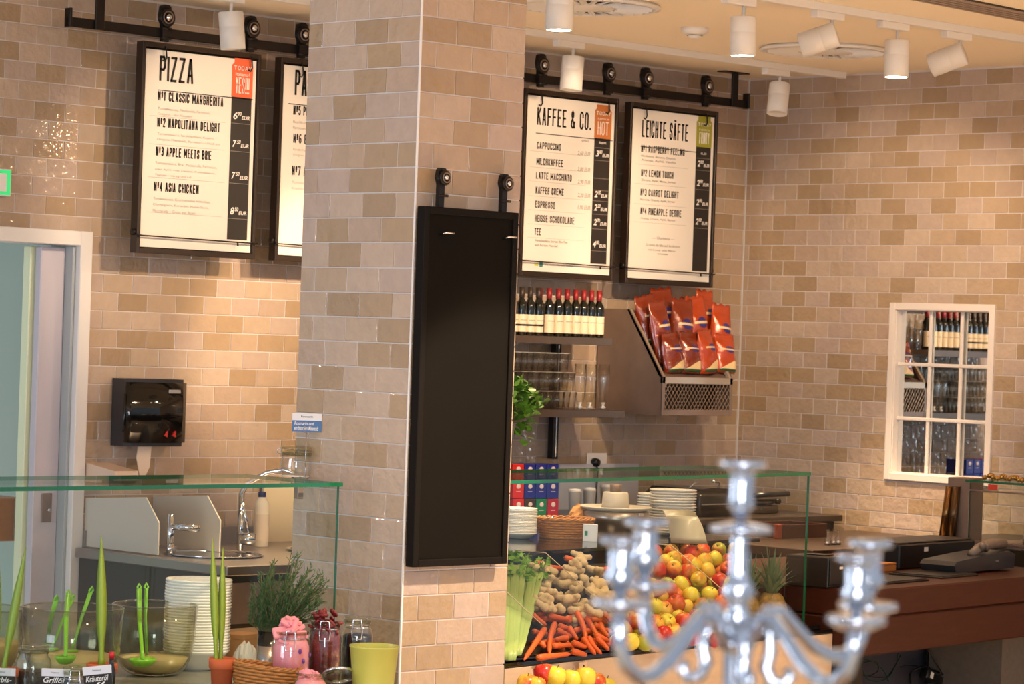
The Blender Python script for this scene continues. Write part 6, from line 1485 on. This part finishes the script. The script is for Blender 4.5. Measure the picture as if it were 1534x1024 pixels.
# long black machine (printer box) and keyboard
p = on_tz(1400, 852); s_ = scl(p); zt_ = aD(1400, 812, s_ * FPX).z - TZ
t = thing('receipt_machine', 'long low black office box behind the keyboard on the till counter', 'printer', p + Vector((-.05, .05, 0)), RA)
MB().box(-.15, .48, 0, .22, 0, zt_ * .93, .006).build('housing', mat('drawer_black', rgb(28, 25, 23), .35), t); MB().box(-.14, .47, .01, .21, zt_ * .94, zt_, .003).build('lid', mat('machine_lid', rgb(52, 46, 42), .4), t)
MB().box(.05, .08, -.002, 0, zt_ * .62, zt_ * .78).build('sticker', PORC, t)
p = on_tz(1455, 856); s_ = scl(p); h_ = aD(1455, 826, s_ * FPX).z - TZ
t = thing('phone_base', 'black rounded desk telephone with handset at the right edge', 'telephone', p + Vector((0, -.06, 0)), RA)
MB().prism([(-.22, .008), (-.24, h_ * .45), (-.22, h_ * .65), (0.0, h_ * .85), (.22, h_), (.27, h_ * .8), (.26, .01)], 'y', 0, .16).build('console', mat('phone_dark', rgb(46, 46, 50), .3), t)
MB().box(.10, .125, -.002, 0, h_ * .5, h_ * .58).build('logo_plate', STEEL, t)
MB().tube([(-.02, .05, h_ * .88), (.04, .05, h_ * 1.15), (.14, .05, h_ * 1.35), (.26, .05, h_ * 1.3)], [.016, .020, .022, .02], 12).build('handset', mat('phone_grey', rgb(120, 104, 92), .4), t)
for k in range(2): MB().tube([(.05 + .035 * k, .04, h_ * 1.1), (.02 + .035 * k, .02, h_ * 1.42)], [.014, .012], 10).build('handset_end', mat('phone_grey', rgb(120, 104, 92), .4), t)
# glass warm display at the far right
p = aX(1434, 812, 10.9); 
Xd = 10.62; a = aX(1462, 720, Xd); bt_ = aX(1445, 812, Xd); Yd = bt_.y; zb_ = bt_.z; zt_ = a.z
t = thing('glass_showcase', 'steel framed glass showcase at the right edge below the mirror', 'showcase', (Xd, Yd, zb_))
h_ = zt_ - zb_; Ld = .75
MB().box(-.004, .10, -.02, .10, 0, h_ + .01, .003).build('corner_post', STEELD, t)
pane_box('side_pane', -.004, .004, -Ld, -.02, 0, h_ - .01, 'x', t)
pane_box('top_pane', -.01, .45, -Ld, .0, h_ - .006, h_ + .004, 'z', t)
MB().box(-.006, .006, -Ld, -.02, 0, .012, .001).build('bottom_rail', STEELD, t); MB().box(-.006, .006, -Ld, -.02, h_ - .045, h_ - .038, .001).build('upper_rail', STEELD, t)
MB().box(.0, .45, -Ld, .0, -.012, 0).build('base', STEELD, t); MB().tube([(.16, -.22, 0), (.16, -.22, h_ * .8)], .012, 10).build('inner_post', CHROME, t)
MB().lathe([(.001, 0), (.02, 0), (.024, .02), (.014, .035), (.001, .036)], 16, c=(.16, -.22, 0.0)).build('post_foot', CHROME, t)
MB().box(-.007, -.004, -.17, -.12, h_ - .034, h_ - .010).build('red_sticker', mat('sticker_red', rgb(206, 66, 44), .5), t)
tag(MB().box(Xd - .04, XB - .02, Yd - Ld, min(Yd + .5, 8.29), 0, zb_ - .013).build('showcase_plinth', mat('cabinet_black', rgb(30, 26, 22), .3)), 'dark plinth cabinet under the glass showcase by the right wall', 'cabinet')
GOLD = mat('gilded_nut', rgb(196, 150, 76), .22, .8, noise=.4, nscale=60)
for i in range(26):
    y = Yd - .06 - i * .022; xx = Xd + .05 + .03 * math.sin(i * 2.1); b = MB().ball((0, 0, 0), .014, .011, .010, 10, 7); b.ball((.008, .004, .004), .009, .008, .007, 8, 6)
    o = b.build('gilded_nut', GOLD); o.location = (xx, y, zt_ + .016 + .005 * (i % 3)); o.rotation_euler = (i, i * 2, i * .7); tag(o, '%s gold coloured nut from the left of the garland on the glass showcase' % ORD[i], 'nut', 'gold nuts on the glass showcase')
for i, (pxb, pxt, col, lb) in enumerate(((1412, 1423, mat('bronze', rgb(128, 88, 46), .2, .8), 'bronze rolled tube leaning left of the showcase post'), (1425, 1433, mat('bronze_dark', rgb(96, 70, 44), .25, .8), 'darker rolled tube leaning between bronze tube and showcase post'))):
    a = aX(pxb, 808, Xd - .03); b = aX(pxt, 728, Xd - .03 + .02); t = thing('rolled_tube', lb, 'tube', a, 0)
    MB().tube([(0, 0, 0), b - a], .019, 16).build('tube_wall', col, t); MB().tube([(b - a) * .995, (b - a) * 1.01], .0195, 16).build('end_cap', STEELD, t)

# ================================================================== CANDELABRA
DC = 2.6
cb = aD(1112, 700, DC); t0 = Vector((cb.x, cb.y, 0)); ax0 = aD(1100, 960, DC)
BTZ = 1.05
t = thing('candelabra', 'silver five-armed candelabra in the foreground, without candles', 'candelabra', (t0.x, t0.y, BTZ))
k_ = DC / FPX
def zz(py): return aD(1110, py, DC).z - BTZ
prof = [(700, 0.1), (700, 33), (694, 35), (691, 36), (692, 37), (698, 36), (704, 20), (712, 18), (742, 17.5), (757, 21), (765, 13), (778, 9)]
MB().lathe([(r * k_ + .00001, zz(y)) for y, r in prof], 36).build('candle_cup', SILVER, t)
MB().lathe([(9 * k_, zz(780)), (46 * k_, zz(788)), (49 * k_, zz(792)), (46 * k_, zz(796)), (30 * k_, zz(799)), (12 * k_, zz(801))], 36).build('drip_pan', SILVER, t)
prof = [(798, 11), (808, 14), (818, 11), (832, 15), (850, 14), (862, 15), (872, 20), (886, 25), (898, 21), (906, 15), (914, 17), (922, 22), (934, 18), (946, 14), (954, 22), (962, 28), (970, 26), (975, 20), (985, 19), (1100, 19), (1200, 17), (1400, 16), (1600, 20), (1640, 34), (1660, 30)]
MB().lathe([(r * k_, zz(y)) for y, r in prof][::-1], 36).build('stem', SILVER, t)
zbb = zz(1655)
MB().lathe([(.001, 0), (.075, 0), (.076, .006), (.065, .012), (.04, .022), (.022, zbb if zbb > .024 else .03), (.001, zbb + .01 if zbb > .024 else .034)], 40).build('foot', SILVER, t)
R_c = None
ARMS = [(932, 803, -.16), (968, 776, .17), (1286, 829, -.15), (1303, 808, .12)]
for ax, ay, dd in ARMS:
    dA = DC + dd; top = aD(ax, ay, dA) - Vector((t0.x, t0.y, BTZ)); rad = Vector((top.x, top.y, 0)); rl = rad.length; e = rad.normalized(); k2 = dA / FPX
    zc_ = zz(966)
    ztop = top.z; zpan = ztop - 103 * k2
    side = [(.10, zc_), (.13, zc_ + .012), (.22, zc_ + .028), (.32, zc_ + .028), (.44, zc_ + .012), (.58, zc_ - .006), (.72, zc_ - .016), (.84, zc_ - .016), (.94, zc_ - .004), (.99, zc_ + .014), (1.0, zpan - .006)]
    MB().tube([e * rl * f + Vector((0, 0, z)) for f, z in side], [.0065, .0065, .006, .0058, .006, .0068, .007, .0068, .0066, .0065, .007], 14).build('arm', SILVER, t)
    c_ = e * rl
    P = [(0, .001), (5, 32), (0, 34), (-2, 35), (-5, 33), (-8, 20), (-16, 19), (-42, 18), (-54, 24), (-62, 23), (-72, 12), (-84, 9), (-96, 10)]
    MB().lathe([(r * k2, ztop + (y - 5) * k2) for y, r in ([(0, .02)] + P[1:])], 32, c=(c_.x, c_.y, 0)).build('candle_cup', SILVER, t)
    MB().lathe([(9 * k2, zpan + .001), (40 * k2, zpan + .006), (45 * k2, zpan + .005), (44 * k2, zpan), (26 * k2, zpan - .005), (10 * k2, zpan - .006)], 32, c=(c_.x, c_.y, 0)).build('drip_pan', SILVER, t)
    e2 = Rz(.78) @ e
    sc_ = [(.012, 0), (.020, .016), (.030, .012), (.032, -.004), (.028, -.018), (.034, -.030), (.046, -.032), (.052, -.024), (.047, -.018)]
    MB().tube([e2 * f * .95 + Vector((0, 0, zc_ + z)) for f, z in sc_], [.006, .006, .006, .006, .0062, .0062, .006, .0055, .004], 10).build('scroll', SILVER, t)
tt = thing('bar_table', 'round high table under the candelabra, below the frame', 'table', (t0.x, t0.y, 0))
MB().lathe([(.001, BTZ - .03), (.30, BTZ - .03), (.305, BTZ - .015), (.30, BTZ - .001), (.001, BTZ - .001)], 40).build('tabletop', WOODL, tt)
MB().lathe([(.001, 0), (.22, 0), (.22, .015), (.03, .03), (.03, BTZ - .03), (.001, BTZ - .03)], 28).build('pedestal', BLACKM, tt)
